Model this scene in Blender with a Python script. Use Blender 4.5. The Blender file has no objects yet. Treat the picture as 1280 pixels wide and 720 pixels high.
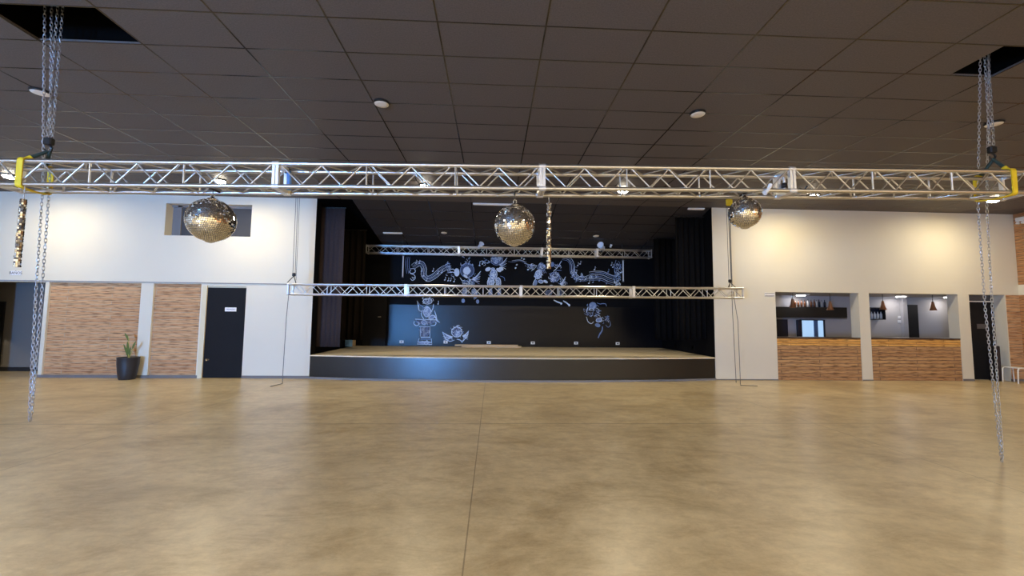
import bpy, math, random
import numpy as np
from mathutils import Vector, Matrix
random.seed(7)
PI = math.pi
SC = bpy.context.scene
COL = SC.collection

# ------------------------------------------------------------------ camera model (survey of the hall)
F, YAW, PIT, ROL, HC = 518.5, .0450, .0724, .0103, 1.703
cy, sy, cp, sp, cr, sr = math.cos(YAW), math.sin(YAW), math.cos(PIT), math.sin(PIT), math.cos(ROL), math.sin(ROL)
FW = np.array([sy*cp, cy*cp, sp]); _r = np.array([cy, -sy, 0.]); _u = np.cross(_r, FW)
RT = cr*_r + sr*_u; UP = -sr*_r + cr*_u
def ray(x, y): return FW + (x-640)/F*RT - (y-360)/F*UP
def atY(x, y, Y):
    d = ray(x, y); return tuple(d*(Y/d[1]) + np.array([0, 0, HC]))
def atZ(x, y, Z):
    d = ray(x, y); return tuple(d*((Z-HC)/d[2]) + np.array([0, 0, HC]))

# ------------------------------------------------------------------ materials
def nt(name):
    m = bpy.data.materials.new(name); m.use_nodes = True
    n = m.node_tree; return m, n, n.nodes['Principled BSDF']
def mat(name, col, rough=.5, metal=0., spec=None, var=0., scale=8., bump=0., emit=None, es=0.):
    m, n, b = nt(name)
    b.inputs['Base Color'].default_value = (*col, 1)
    b.inputs['Roughness'].default_value = rough
    b.inputs['Metallic'].default_value = metal
    if spec is not None: b.inputs['Specular IOR Level'].default_value = spec
    if emit:
        b.inputs['Emission Color'].default_value = (*emit, 1); b.inputs['Emission Strength'].default_value = es
    if var or bump:
        tc = n.nodes.new('ShaderNodeTexCoord'); no = n.nodes.new('ShaderNodeTexNoise')
        no.inputs['Scale'].default_value = scale; no.inputs['Detail'].default_value = 5
        n.links.new(tc.outputs['Object'], no.inputs['Vector'])
        if var:
            mx = n.nodes.new('ShaderNodeMixRGB')
            mx.inputs[1].default_value = (*[c*(1-var) for c in col], 1); mx.inputs[2].default_value = (*[min(1, c*(1+var)) for c in col], 1)
            n.links.new(no.outputs['Fac'], mx.inputs[0]); n.links.new(mx.outputs[0], b.inputs['Base Color'])
        if bump:
            bp = n.nodes.new('ShaderNodeBump'); bp.inputs['Strength'].default_value = bump; bp.inputs['Distance'].default_value = .01
            n.links.new(no.outputs['Fac'], bp.inputs['Height']); n.links.new(bp.outputs[0], b.inputs['Normal'])
    return m

def concrete():
    m, n, b = nt('polished_concrete'); L = n.links.new; N = n.nodes.new
    tc = N('ShaderNodeTexCoord')
    mp = N('ShaderNodeMapping'); mp.inputs['Scale'].default_value = (1, 1.0, 1); mp.inputs['Rotation'].default_value = (0, 0, .5); L(tc.outputs['Object'], mp.inputs[0])
    a = N('ShaderNodeTexNoise'); a.inputs['Scale'].default_value = .55; a.inputs['Detail'].default_value = 9; a.inputs['Roughness'].default_value = .66; a.inputs['Distortion'].default_value = .7; L(mp.outputs[0], a.inputs[0])
    c = N('ShaderNodeTexNoise'); c.inputs['Scale'].default_value = 5.5; c.inputs['Detail'].default_value = 10; c.inputs['Roughness'].default_value = .75; L(mp.outputs[0], c.inputs[0])
    r1 = N('ShaderNodeValToRGB'); e = r1.color_ramp.elements
    e[0].position = .34; e[0].color = (.47, .37, .225, 1); e[1].position = .68; e[1].color = (.70, .58, .385, 1)
    e2 = e.new(.48); e2.color = (.60, .485, .305, 1)
    L(a.outputs['Fac'], r1.inputs[0])
    r2 = N('ShaderNodeValToRGB'); e = r2.color_ramp.elements
    e[0].position = .34; e[0].color = (.72, .70, .66, 1); e[1].position = .62; e[1].color = (1.12, 1.12, 1.12, 1)
    L(c.outputs['Fac'], r2.inputs[0])
    mx = N('ShaderNodeMixRGB'); mx.blend_type = 'MULTIPLY'; mx.inputs[0].default_value = .55
    L(r1.outputs[0], mx.inputs[1]); L(r2.outputs[0], mx.inputs[2])
    d = N('ShaderNodeTexNoise'); d.inputs['Scale'].default_value = 2.1; d.inputs['Detail'].default_value = 12; d.inputs['Roughness'].default_value = .8; d.inputs['Distortion'].default_value = .4
    mp2 = N('ShaderNodeMapping'); mp2.inputs['Scale'].default_value = (.6, 1.5, 1); mp2.inputs['Rotation'].default_value = (0, 0, -.45); L(tc.outputs['Object'], mp2.inputs[0]); L(mp2.outputs[0], d.inputs[0])
    r3 = N('ShaderNodeValToRGB'); e = r3.color_ramp.elements; e[0].position = .36; e[0].color = (.60, .52, .42, 1); e[1].position = .54; e[1].color = (1, 1, 1, 1); L(d.outputs['Fac'], r3.inputs[0])
    m3 = N('ShaderNodeMixRGB'); m3.blend_type = 'MULTIPLY'; m3.inputs[0].default_value = .6; L(mx.outputs[0], m3.inputs[1]); L(r3.outputs[0], m3.inputs[2]); mx = m3
    # saw-cut joints
    sx = N('ShaderNodeSeparateXYZ'); L(tc.outputs['Object'], sx.inputs[0])
    prev = None
    for ax, v in ((0, -5.3), (0, -.18), (0, 5.38), (1, 6.84), (1, 1.72), (0, 10.6), (0, -10.4)):
        s = N('ShaderNodeMath'); s.operation = 'SUBTRACT'; s.inputs[1].default_value = v; L(sx.outputs[ax], s.inputs[0])
        ab = N('ShaderNodeMath'); ab.operation = 'ABSOLUTE'; L(s.outputs[0], ab.inputs[0])
        lt = N('ShaderNodeMath'); lt.operation = 'LESS_THAN'; lt.inputs[1].default_value = .0055 if ax == 0 else .011; L(ab.outputs[0], lt.inputs[0])
        if prev is None: prev = lt
        else:
            q = N('ShaderNodeMath'); q.operation = 'MAXIMUM'; L(prev.outputs[0], q.inputs[0]); L(lt.outputs[0], q.inputs[1]); prev = q
    j = N('ShaderNodeMath'); j.operation = 'MULTIPLY'; j.inputs[1].default_value = .6; L(prev.outputs[0], j.inputs[0])
    m2 = N('ShaderNodeMixRGB'); m2.inputs[2].default_value = (.13, .09, .05, 1); L(j.outputs[0], m2.inputs[0]); L(mx.outputs[0], m2.inputs[1])
    L(m2.outputs[0], b.inputs['Base Color'])
    rr = N('ShaderNodeMapRange'); rr.inputs['To Min'].default_value = .22; rr.inputs['To Max'].default_value = .44; L(c.outputs['Fac'], rr.inputs[0]); L(rr.outputs[0], b.inputs['Roughness'])
    b.inputs['Specular IOR Level'].default_value = .5
    return m

def brick(name, c1, c2, mo, axis='x', roww=.098, bw=2.3):
    m, n, b = nt(name); L = n.links.new; N = n.nodes.new
    tc = N('ShaderNodeTexCoord'); sx = N('ShaderNodeSeparateXYZ'); L(tc.outputs['Object'], sx.inputs[0])
    cb = N('ShaderNodeCombineXYZ'); L(sx.outputs[0 if axis == 'x' else 1], cb.inputs[0]); L(sx.outputs[2], cb.inputs[1])
    br = N('ShaderNodeTexBrick'); L(cb.outputs[0], br.inputs['Vector'])
    br.inputs['Color1'].default_value = (*c1, 1); br.inputs['Color2'].default_value = (*c2, 1); br.inputs['Mortar'].default_value = (*mo, 1)
    br.inputs['Scale'].default_value = 1; br.inputs['Mortar Size'].default_value = .014; br.inputs['Mortar Smooth'].default_value = .5
    br.inputs['Brick Width'].default_value = bw; br.inputs['Row Height'].default_value = roww
    no = N('ShaderNodeTexNoise'); no.inputs['Scale'].default_value = 6; no.inputs['Detail'].default_value = 6
    mp = N('ShaderNodeMapping'); mp.inputs['Scale'].default_value = (.55, 6, 1); L(cb.outputs[0], mp.inputs[0]); L(mp.outputs[0], no.inputs[0])
    rp = N('ShaderNodeValToRGB'); e = rp.color_ramp.elements; e[0].position = .36; e[0].color = (.34, .28, .25, 1); e[1].position = .52; e[1].color = (1.1, 1.1, 1.1, 1); L(no.outputs['Fac'], rp.inputs[0])
    mx = N('ShaderNodeMixRGB'); mx.blend_type = 'MULTIPLY'; mx.inputs[0].default_value = .8; L(br.outputs['Color'], mx.inputs[1]); L(rp.outputs[0], mx.inputs[2])
    L(mx.outputs[0], b.inputs['Base Color'])
    bp = N('ShaderNodeBump'); bp.inputs['Strength'].default_value = .6; bp.inputs['Distance'].default_value = .012; bp.invert = True
    L(br.outputs['Fac'], bp.inputs['Height']); L(bp.outputs[0], b.inputs['Normal'])
    b.inputs['Roughness'].default_value = .85
    return m

M = dict(
    floor=concrete(),
    white=mat('white_wall_paint', (.68, .635, .53), .6, var=.03, scale=1.3),
    cream=mat('cream_paint', (.68, .60, .42), .5),
    brick=brick('rustic_brick', (.47, .245, .115), (.57, .335, .17), (.46, .33, .21)),
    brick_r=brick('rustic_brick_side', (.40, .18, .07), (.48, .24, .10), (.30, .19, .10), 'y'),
    brick_bar=brick('bar_brick', (.40, .21, .09), (.50, .29, .13), (.22, .13, .075)),
    soldier=brick('bar_brick_top', (.66, .33, .075), (.76, .44, .13), (.45, .23, .07), 'x', .07, 1.7),
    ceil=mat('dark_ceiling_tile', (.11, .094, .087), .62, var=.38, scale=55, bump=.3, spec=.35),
    ceil_shade=mat('shaded_ceiling_tile', (.045, .039, .038), .7, var=.3, scale=40, spec=.2),  # the hall tile again, with the stage's dimmer light put into its colour
    tbar=mat('dark_ceiling_bar', (.012, .011, .011), .16, spec=.9),
    black=mat('black_paint', (.010, .010, .0115), .55),
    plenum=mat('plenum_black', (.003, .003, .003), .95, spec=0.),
    stage_black=mat('stage_back_paint', (.0032, .0032, .0042), .65, var=.3, scale=3, spec=.1),
    dado=mat('stage_dado_gloss', (.0042, .0042, .006), .3, var=.3, scale=4, bump=.1, spec=.22),
    skirt=mat('stage_skirt_paint', (.007, .007, .0075), .31, var=.4, scale=5, bump=.25, spec=.6),
    kerb=mat('grey_kerb', (.20, .19, .19), .6),
    ply=mat('stage_plywood', (.82, .69, .49), .5, var=.12, scale=3),
    board=mat('pale_boards', (.62, .46, .28), .6, var=.12, scale=5),
    alu=mat('truss_aluminium', (.62, .62, .62), .32, 1., var=.06, scale=6),
    alup=mat('truss_plate', (.80, .80, .80), .4, .75),
    steel=mat('chain_steel', (.45, .46, .48), .35, 1.),
    wire=mat('steel_rope', (.12, .12, .12), .5, .5),
    yellow=mat('yellow_sling', (.72, .50, .012), .6),
    green=mat('dark_green_sling', (.015, .035, .028), .7),
    blackm=mat('black_metal', (.012, .012, .013), .4, .3),
    mirror=mat('mirror_facet', (.95, .93, .88), .04, 1.),
    grout=mat('mirror_gap', (.10, .095, .085), .6),
    chrome=mat('chrome', (.75, .75, .75), .15, 1.),
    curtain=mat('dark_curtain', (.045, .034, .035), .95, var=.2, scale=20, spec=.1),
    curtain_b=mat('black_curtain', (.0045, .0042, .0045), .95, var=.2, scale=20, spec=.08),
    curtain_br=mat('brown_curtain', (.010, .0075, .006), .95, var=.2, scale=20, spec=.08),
    doorb=mat('dark_door_paint', (.009, .0085, .010), .6, var=.15, scale=3, spec=.15),
    skirting=mat('grey_skirting', (.16, .15, .15), .6),
    dpane=mat('dark_window_pane', (.075, .075, .082), .25),
    lamp_on=mat('lamp_lit', (.9, .9, .9), .5, emit=(1, .9, .72), es=40.),
    lamp_bar=mat('bar_lamp_lit', (.9, .9, .9), .5, emit=(1, .97, .95), es=6.),
    lamp_off=mat('lamp_unlit', (.82, .78, .70), .35),
    day=mat('daylight_pane', (.2, .25, .3), .2, emit=(.12, .40, 1.0), es=235.),
    refl_glow=mat('mirrored_window_glow', (.3, .35, .4), .2, emit=(.42, .68, 1.0), es=.42),  # glow stands in for a window mirrored in the bar's back glass
    plastic=mat('white_plastic', (.80, .79, .77), .4),
    paper=mat('white_sign', (.82, .81, .83), .5),
    ink=mat('dark_ink', (.03, .03, .035), .6),
    pot=mat('black_pot', (.020, .020, .024), .45),
    soil=mat('soil', (.04, .025, .015), .9),
    leaf=mat('leaf_green', (.10, .14, .02), .5, var=.4, scale=20),
    stalk=mat('plant_stalk', (.36, .30, .06), .6),
    copper=mat('copper_shade', (.62, .33, .20), .3, 1.),
    beam=mat('dark_shelf', (.010, .009, .008), .5),
    bargrey=mat('bar_wall_grey', (.46, .44, .44), .6),
    glassb=mat('bottle_brown', (.10, .035, .015), .15),
    glassd=mat('bottle_dark', (.012, .015, .03), .12),
    glassc=mat('bottle_clear', (.45, .42, .40), .12),
    bluefab=mat('blue_curtain', (.10, .17, .33), .8),
    navy=mat('navy_panel', (.012, .014, .03), .5),
    box_daylit=mat('daylit_white_box', (.22, .46, .85), .4),  # a white box; the blue daylight on it is put into the colour
    chalk=mat('chalk_light', (.56, .67, .90), .8, var=.25, scale=9),
    chalk2=mat('chalk_mid', (.18, .26, .46), .85, var=.4, scale=14),
    chalk3=mat('chalk_dim', (.05, .075, .15), .85, var=.45, scale=14),
    corr=mat('corridor_wall', (.17, .155, .14), .6),
    tan=mat('counter_dark_top', (.035, .018, .012), .35),
    beige=mat('beige_paint', (.70, .66, .58), .6),
    spot=mat('pale_fixture', (.62, .70, .85), .4),
    strapblue=mat('blue_strap', (.10, .22, .48), .6),
)

# ------------------------------------------------------------------ mesh builder
class MB:
    def __init__(s): s.v = []; s.f = []; s.sm = []
    def add(s, vs, fs, smooth=False):
        o = len(s.v); s.v += [tuple(v) for v in vs]; s.f += [tuple(i+o for i in f) for f in fs]; s.sm += [smooth]*len(fs); return s
    def box(s, x0, x1, y0, y1, z0, z1):
        return s.add([(x0,y0,z0),(x1,y0,z0),(x1,y1,z0),(x0,y1,z0),(x0,y0,z1),(x1,y0,z1),(x1,y1,z1),(x0,y1,z1)],
                     [(0,3,2,1),(4,5,6,7),(0,1,5,4),(1,2,6,5),(2,3,7,6),(3,0,4,7)])
    def bbox(s, x0, x1, y0, y1, z0, z1, b=.01):
        # box with bevelled vertical and horizontal edges (three stacked rings)
        def ring(i, z): return [(x0+i+b,y0+i,z),(x1-i-b,y0+i,z),(x1-i,y0+i+b,z),(x1-i,y1-i-b,z),(x1-i-b,y1-i,z),(x0+i+b,y1-i,z),(x0+i,y1-i-b,z),(x0+i,y0+i+b,z)]
        vs = ring(b, z0)+ring(0, z0+b)+ring(0, z1-b)+ring(b, z1); fs = [tuple(range(7,-1,-1)), tuple(range(24, 32))]
        for k in range(3):
            for i in range(8): fs.append((k*8+i, k*8+(i+1)%8, k*8+8+(i+1)%8, k*8+8+i))
        return s.add(vs, fs)
    def tube(s, pts, r, n=8, cap=True, closed=False):
        P = [Vector(p) for p in pts]; k = len(P); rs = r if isinstance(r, (list, tuple)) else [r]*k
        vs = []; ref = None
        for i in range(k):
            a = P[(i-1) % k] if (closed or i > 0) else P[i]; b = P[(i+1) % k] if (closed or i < k-1) else P[i]
            t = (b-a).normalized()
            if ref is None: ref = t.orthogonal().normalized()
            ref = (ref - t*ref.dot(t))
            ref = ref.normalized() if ref.length > 1e-5 else t.orthogonal().normalized()
            w = t.cross(ref)
            for j in range(n):
                q = 2*PI*j/n; vs.append(P[i] + (ref*math.cos(q)+w*math.sin(q))*rs[i])
        fs = []
        for i in range(k if closed else k-1):
            i2 = (i+1) % k
            for j in range(n): fs.append((i*n+j, i*n+(j+1) % n, i2*n+(j+1) % n, i2*n+j))
        s.add(vs, fs, True)
        if cap and not closed:
            s.add([vs[j] for j in range(n)], [tuple(range(n-1,-1,-1))]); s.add([vs[(k-1)*n+j] for j in range(n)], [tuple(range(n))])
        return s
    def lathe(s, prof, c=(0,0,0), n=24, smooth=True):
        vs = []; fs = []
        for r, z in prof:
            for j in range(n): q = 2*PI*j/n; vs.append((c[0]+r*math.cos(q), c[1]+r*math.sin(q), c[2]+z))
        for i in range(len(prof)-1):
            for j in range(n): fs.append((i*n+j, i*n+(j+1) % n, (i+1)*n+(j+1) % n, (i+1)*n+j))
        return s.add(vs, fs, smooth)
    def prism(s, poly, y0, y1):
        # polygon in x,z extruded along y
        n = len(poly); vs = [(x, y0, z) for x, z in poly]+[(x, y1, z) for x, z in poly]
        fs = [tuple(range(n-1,-1,-1)), tuple(range(n, 2*n))]+[(i, (i+1) % n, n+(i+1) % n, n+i) for i in range(n)]
        return s.add(vs, fs)
    def strap(s, pts, w, t, axis=(1,0,0)):
        # flat band of width w (along axis) and thickness t following pts
        P = [Vector(p) for p in pts]; ax = Vector(axis).normalized(); vs = []
        for i in range(len(P)):
            a = P[max(0, i-1)]; b = P[min(len(P)-1, i+1)]; d = (b-a).normalized(); nn = d.cross(ax).normalized()
            for sx, sn in ((-1,-1),(1,-1),(1,1),(-1,1)): vs.append(P[i]+ax*(sx*w/2)+nn*(sn*t/2))
        fs = [(0,1,2,3), tuple(len(vs)-4+i for i in (3,2,1,0))]
        for i in range(len(P)-1):
            for j in range(4): fs.append((i*4+j, i*4+(j+1) % 4, i*4+4+(j+1) % 4, i*4+4+j))
        return s.add(vs, fs)
    def link(s, p0, p1, tw, w=.011, r=.0032, k=10, m=5):
        # one chain link between two points, twisted by tw about the chain
        a = Vector(p0); b = Vector(p1); d = (b-a); L = d.length; d.normalize()
        e = d.orthogonal().normalized(); e = (Matrix.Rotation(tw, 3, d) @ e); c = (a+b)/2; h = L/2+r-w*.35
        pts = []
        for i in range(k):
            q = 2*PI*i/k; pts.append(c + e*(w*math.cos(q)) + d*(h*(1 if math.sin(q) > 0 else -1) + w*.55*math.sin(q) if abs(math.sin(q)) > .01 else 0))
        return s.tube(pts, r, m, closed=True)
    def chain(s, pts, pitch=.042, **kw):
        P = [Vector(p) for p in pts]; seq = [P[0]]; acc = 0; i = 0
        # resample at pitch
        out = [P[0]]; cur = P[0]; j = 1; need = pitch
        while j < len(P):
            d = (P[j]-cur); L = d.length
            if L >= need: cur = cur + d*(need/L); out.append(cur); need = pitch
            else: need -= L; cur = P[j]; j += 1
        for q in range(len(out)-1): s.link(out[q], out[q+1], (q % 2)*PI/2+.35, **kw)
        return s
    def build(s, name, m, parent=None, off=None):
        me = bpy.data.meshes.new(name); vs = s.v
        if off is not None: vs = [(v[0]-off[0], v[1]-off[1], v[2]-off[2]) for v in vs]
        me.from_pydata(vs, [], s.f); me.polygons.foreach_set('use_smooth', s.sm)
        import bmesh
        bm = bmesh.new(); bm.from_mesh(me); bmesh.ops.recalc_face_normals(bm, faces=bm.faces); bm.to_mesh(me); bm.free()
        me.materials.append(m); me.update()
        o = bpy.data.objects.new(name, me); COL.objects.link(o)
        if parent: o.parent = parent
        return o

def tag(o, label, cat, group=None, kind=None):
    o['label'] = label; o['category'] = cat
    if group: o['group'] = group
    if kind: o['kind'] = kind
    return o
def empty(name, loc, label, cat, group=None):
    o = bpy.data.objects.new(name, None); o.empty_display_size = .1; COL.objects.link(o); o.location = loc
    return tag(o, label, cat, group)
def part(name, mb, m, root, label=None):
    w = Vector(root.location)
    if root.parent: w = w + Vector(root.parent.location)
    o = mb.build(name, m, root, w)
    if label: o['label'] = label
    return o
def single(name, mb, m, loc, label, cat, group=None):
    o = mb.build(name, m, None, loc); o.location = loc; return tag(o, label, cat, group)
def struct(name, mb, m, label=None, parent=None):
    o = mb.build(name, m, parent)
    if parent is None:
        o['kind'] = 'structure'; o['label'] = label or name.replace('_', ' '); o['category'] = name.split('_')[0]
    return o
def dup(root, loc=None, label=None):
    r = root.copy(); COL.objects.link(r)
    if loc is not None: r.location = loc
    if label: r['label'] = label
    for ch in list(root.children):
        c = ch.copy(); COL.objects.link(c); c.parent = r
        for g in list(ch.children):
            d = g.copy(); COL.objects.link(d); d.parent = c
    return r
def light(name, typ, loc, energy, col, **kw):
    l = bpy.data.lights.new(name, typ); l.energy = energy; l.color = col
    for k, v in kw.items(): setattr(l, k, v)
    o = bpy.data.objects.new(name, l); COL.objects.link(o); o.location = loc; return o

# ------------------------------------------------------------------ the setting
W, T, H = 11.70, .30, 5.0           # stage wall plane, wall thickness, ceiling height
YB, XL, XR = -9.0, -16.5, 15.72
struct('floor', MB().box(XL-.3, XR+.3, YB-.2, 18.2, -.1, 0), M['floor'], 'polished beige concrete floor with saw-cut joints')
# hall ceiling with its two open tiles
GX0, GY0, GX, GY = -3.106, 4.445, 1.22, .61
hl = (GX0-2*GX, GX0-GX, GY0, GY0+GY); hr = (GX0+7.5*GX, GX0+8*GX, GY0, GY0+GY)
c = MB(); z0, z1 = H, H+.03
c.box(XL-.3, XR+.3, YB-.2, GY0, z0, z1); c.box(XL-.3, XR+.3, GY0+GY, W+.02, z0, z1)
c.box(XL-.3, hl[0], GY0, GY0+GY, z0, z1); c.box(hl[1], hr[0], GY0, GY0+GY, z0, z1); c.box(hr[1], XR+.3, GY0, GY0+GY, z0, z1)
ceiling = struct('ceiling', c, M['ceil'], 'dark brown suspended tile ceiling')
for k, h in enumerate((hl, hr)):
    p = MB(); e = .02
    p.box(h[0]-e, h[0], h[2]-e, h[3]+e, z1, 6); p.box(h[1], h[1]+e, h[2]-e, h[3]+e, z1, 6); p.box(h[0], h[1], h[2]-e, h[2], z1, 6)
    p.box(h[0], h[1], h[3], h[3]+e, z1, 6); p.box(h[0]-e, h[1]+e, h[2]-e, h[3]+e, 6, 6.03)
    p.build('plenum_recess', M['plenum'], ceiling)
g = MB()
for k in range(-12, 17):
    x = GX0+k*GX
    if XL < x < XR: g.box(x-.009, x+.009, YB, W, H-.003, H)
for k in range(-23, 12):
    y = GY0+k*GY
    if y < W:
        g.box(XL, XR, y-.008, y+.008, H-.0025, H)
g.build('ceiling_bar', M['tbar'], ceiling)

# front wall (the wall with the stage), built as piers, lintel and upper bands
SX0, SX1 = -4.99, 6.37
B1, B2, DR = (8.205, 10.725), (11.045, 13.793), (14.142, 15.277)
wf = MB(); Y0, Y1 = W, W+T
def slab(x0, x1, z0, z1, y0=Y0, y1=Y1): wf.box(x0, x1, y0, y1, z0, z1)
NX0, NX1, NZ0, NZ1 = -9.065, -6.755, 3.878, 4.775
slab(XL-.3, NX0, 2.545, H); slab(NX1, SX0, 2.545, H); slab(NX0, NX1, 2.545, NZ0); slab(NX0, NX1, NZ1, H)
slab(-12.05, -11.95, 0, 2.545)                       # edge post of the left opening
slab(-9.565, -9.24, 0, 2.545)                        # white pier between the brick panels
slab(-6.78, SX0, 0, 2.545); slab(-7.985, -7.95, 0, 2.545); slab(-7.95, -6.78, 2.50, 2.545)
slab(XL-.3, -13.9, 0, 2.545)
slab(SX1, B1[0], 0, H); slab(B1[0], XR+.3, 2.545, H); slab(B1[1], B2[0], 0, 2.545); slab(B2[1], DR[0], 0, 2.545)
slab(DR[1], 15.30, 0, 2.545)
struct('wall_front', wf, M['white'], 'white wall around the stage opening')
bf = MB(); bf.box(-11.95, -9.565, W+.05, W+T-.02, 0, 2.545); bf.box(-9.24, -7.985, W+.05, W+T-.02, 0, 2.545); bf.box(15.30, XR+.3, W-.004, W+T, 0, 2.545)
struct('front_brick_wall', bf, M['brick'], 'brick infill panels of the stage wall')
# side and back walls
wr = MB(); wr.box(XR, XR+.3, YB, W, 2.545, 2.85); wr.box(XR+.03, XR+.3, YB, W, 2.85, H)
struct('wall_right', wr, M['white'], 'white right-hand wall band')
br = MB(); br.box(XR-.001, XR+.3, YB, W-.004, 0, 2.545); br.box(XR+.008, XR+.03, YB, W-.004, 2.85, H)
struct('right_brick_wall', br, M['brick_r'], 'brick faces of the right-hand wall')
struct('wall_left', MB().box(XL-.3, XL, YB, W, 0, H), M['white'], 'white left-hand wall')
# back wall behind the camera with glazed doors on its left
GD = (-8.9, -7.5, 0., 2.05)
wb = MB(); wb.box(XL-.3, GD[0], YB-.3, YB, 0, H); wb.box(GD[1], XR+.3, YB-.3, YB, 0, H); wb.box(GD[0], GD[1], YB-.3, YB, GD[3], H)
struct('wall_back', wb, M['beige'], 'beige back wall with glazed entrance')
fr = MB()
for x in (GD[0], -8.24, GD[1]-.08): fr.box(x, x+.08, YB-.2, YB-.08, 0, GD[3])
fr.box(GD[0], GD[1], YB-.2, YB-.08, GD[3]-.08, GD[3])
dd = struct('door_4', fr, M['blackm'], 'glazed entrance doors with daylight outside')
MB().box(GD[0], GD[1], YB-.16, YB-.14, .02, GD[3]-.02).build('pane', M['day'], dd)
# niche window high on the left of the wall
wn = MB(); wn.box(NX0+.16, NX0+.26, W+.22, W+.28, NZ0, NZ1); wn.box(NX0, NX0+.16, W+.26, W+T, NZ0, NZ1); wn.box(NX0, NX1, W+.22, W+.28, NZ1-.05, NZ1); wn.box(NX0, NX1, W+.24, W+.29, NZ0, NZ0+.03)
w1 = struct('window_1', wn, M['kerb'], 'high niche window with a dark pane')
MB().box(NX0+.2, NX1, W+.26, W+.30, NZ0, NZ1).build('pane', M['dpane'], w1)
# thin ledge line and skirting
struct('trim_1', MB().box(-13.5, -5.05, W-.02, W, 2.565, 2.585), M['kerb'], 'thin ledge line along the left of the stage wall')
sk = MB()
for a, b in ((-12.05, -7.95), (-6.78, SX0)): sk.box(a, b, W-.012, W+.04, 0, .075)
struct('baseboard_front', sk, M['skirting'], 'grey skirting under the left part of the stage wall')
sk = MB(); sk.box(SX1, B1[0], W-.012, W, 0, .03); sk.box(B1[1], B2[0], W-.012, W, 0, .03); sk.box(B2[1], DR[0], W-.012, W, 0, .06); sk.box(DR[1], XR, W-.016, W-.004, 0, .06)
struct('baseboard_right', sk, M['skirting'], 'low skirting under the right part of the stage wall')
# door with a sign
df = MB(); df.box(-7.95, -7.83, W+.0, W+.2, 0, 2.5); df.box(-7.83, -6.78, W+.03, W+.2, 2.455, 2.5)
d1 = struct('door_1', df, M['cream'], 'dark flush door with a small white sign in a cream frame')
dl = MB().box(-7.83, -6.78, W+.035, W+.09, .015, 2.455).build('door_leaf', M['doorb'], d1)
kb = MB().lathe([(0, .0), (.032, 0), (.034, .02), (.015, .03), (.015, .055), (.03, .065), (.03, .085), (0, .095)], n=14).build('door_knob', M['chrome'], d1); kb.rotation_euler = (PI/2, 0, 0); kb.location = (-7.72, W+.035, .52+.0)
kb.location = atY(260.5, 449.5, W+.035)
def lettering(txt, size, m, parent, loc, name='lettering'):
    cu = bpy.data.curves.new(name, 'FONT'); cu.body = txt; cu.size = size; cu.align_x = 'CENTER'; cu.align_y = 'CENTER'; cu.extrude = .001
    to = bpy.data.objects.new(name, cu); COL.objects.link(to)
    me = bpy.data.meshes.new_from_object(to.evaluated_get(bpy.context.evaluated_depsgraph_get())); bpy.data.objects.remove(to)
    me.materials.append(m); o = bpy.data.objects.new(name, me); COL.objects.link(o); o.parent = parent
    o.rotation_euler = (PI/2, 0, 0); o.location = loc; return o
def sign(x0, x1, y0, y1, Y, txt, size, label):
    a = atY(x0, y0, Y); b = atY(x1, y1, Y); cx, cz = (a[0]+b[0])/2, (a[2]+b[2])/2
    s = empty('wall_sign', (cx, Y, cz), label, 'sign')
    part('sign_plate', MB().bbox(a[0], b[0], Y-.012, Y, b[2], a[2], .003), M['paper'], s)
    lettering(txt, size, M['ink'], s, (0, -.0135, 0))
    return s
sign(281.5, 295.5, 384.3, 389.3, W+.035, 'PRIVADO', .055, 'small white sign on the dark door left of the stage')
sign(13.5, 27, 338.5, 344, W, 'BAÑOS', .10, 'small white sign over the open doorway at far left')

# left opening: a side passage beyond it
ps = MB(); ps.box(-16, -11.9, 12.95, 13.1, 0, 3); ps.box(-11.95, -11.85, W+T, 13.0, 0, 3); ps.box(-16.1, -16, W+T, 13.0, 0, 3); ps.box(-16, -11.9, W+T, 13.0, 2.75, 2.85)
struct('passage_wall', ps, M['corr'], 'grey wall of the passage beyond the left opening')
a = atY(0, 377, 12.95); b = atY(8, 377, 12.95)
struct('door_2', MB().box(b[0]-.95, b[0], 12.90, 12.955, 0, b[2]), M['black'], 'black door in the passage at far left')
struct('passage_baseboard', MB().box(b[0], -11.96, 12.93, 12.95, 0, .12), M['black'], 'black skirting in the passage')
l = light('passage_patch_spot', 'SPOT', (-15.2, 12.1, 1.5), 14, (1, .9, .7), spot_size=.7, spot_blend=.15, shadow_soft_size=.05)  # unseen spot, added to throw the lit patch low on the passage wall
l.rotation_euler = (Vector(atY(4, 452, 12.95))-Vector(l.location)).to_track_quat('-Z', 'Y').to_euler()

# bar room behind the right openings
BY = 14.3; BZ = 2.60
rb = MB(); BX = 17.6; rb.box(7.6, BX, BY, BY+.1, 0, BZ); rb.box(7.5, 7.6, W+T, BY, 0, BZ)
rb.box(BX, BX+.1, W+T, BY, 0, BZ); rb.box(7.5, BX+.1, W+T, BY+.1, BZ, BZ+.1); rb.box(XR, BX, W+T-.05, W+T+.05, 0, BZ)
struct('bar_wall', rb, M['bargrey'], 'pale grey walls and ceiling of the bar room')
struct('bar_floor', MB().box(7.6, 17.6, W+T, BY, .0, .02), M['floor'], 'floor of the bar room')
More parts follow.
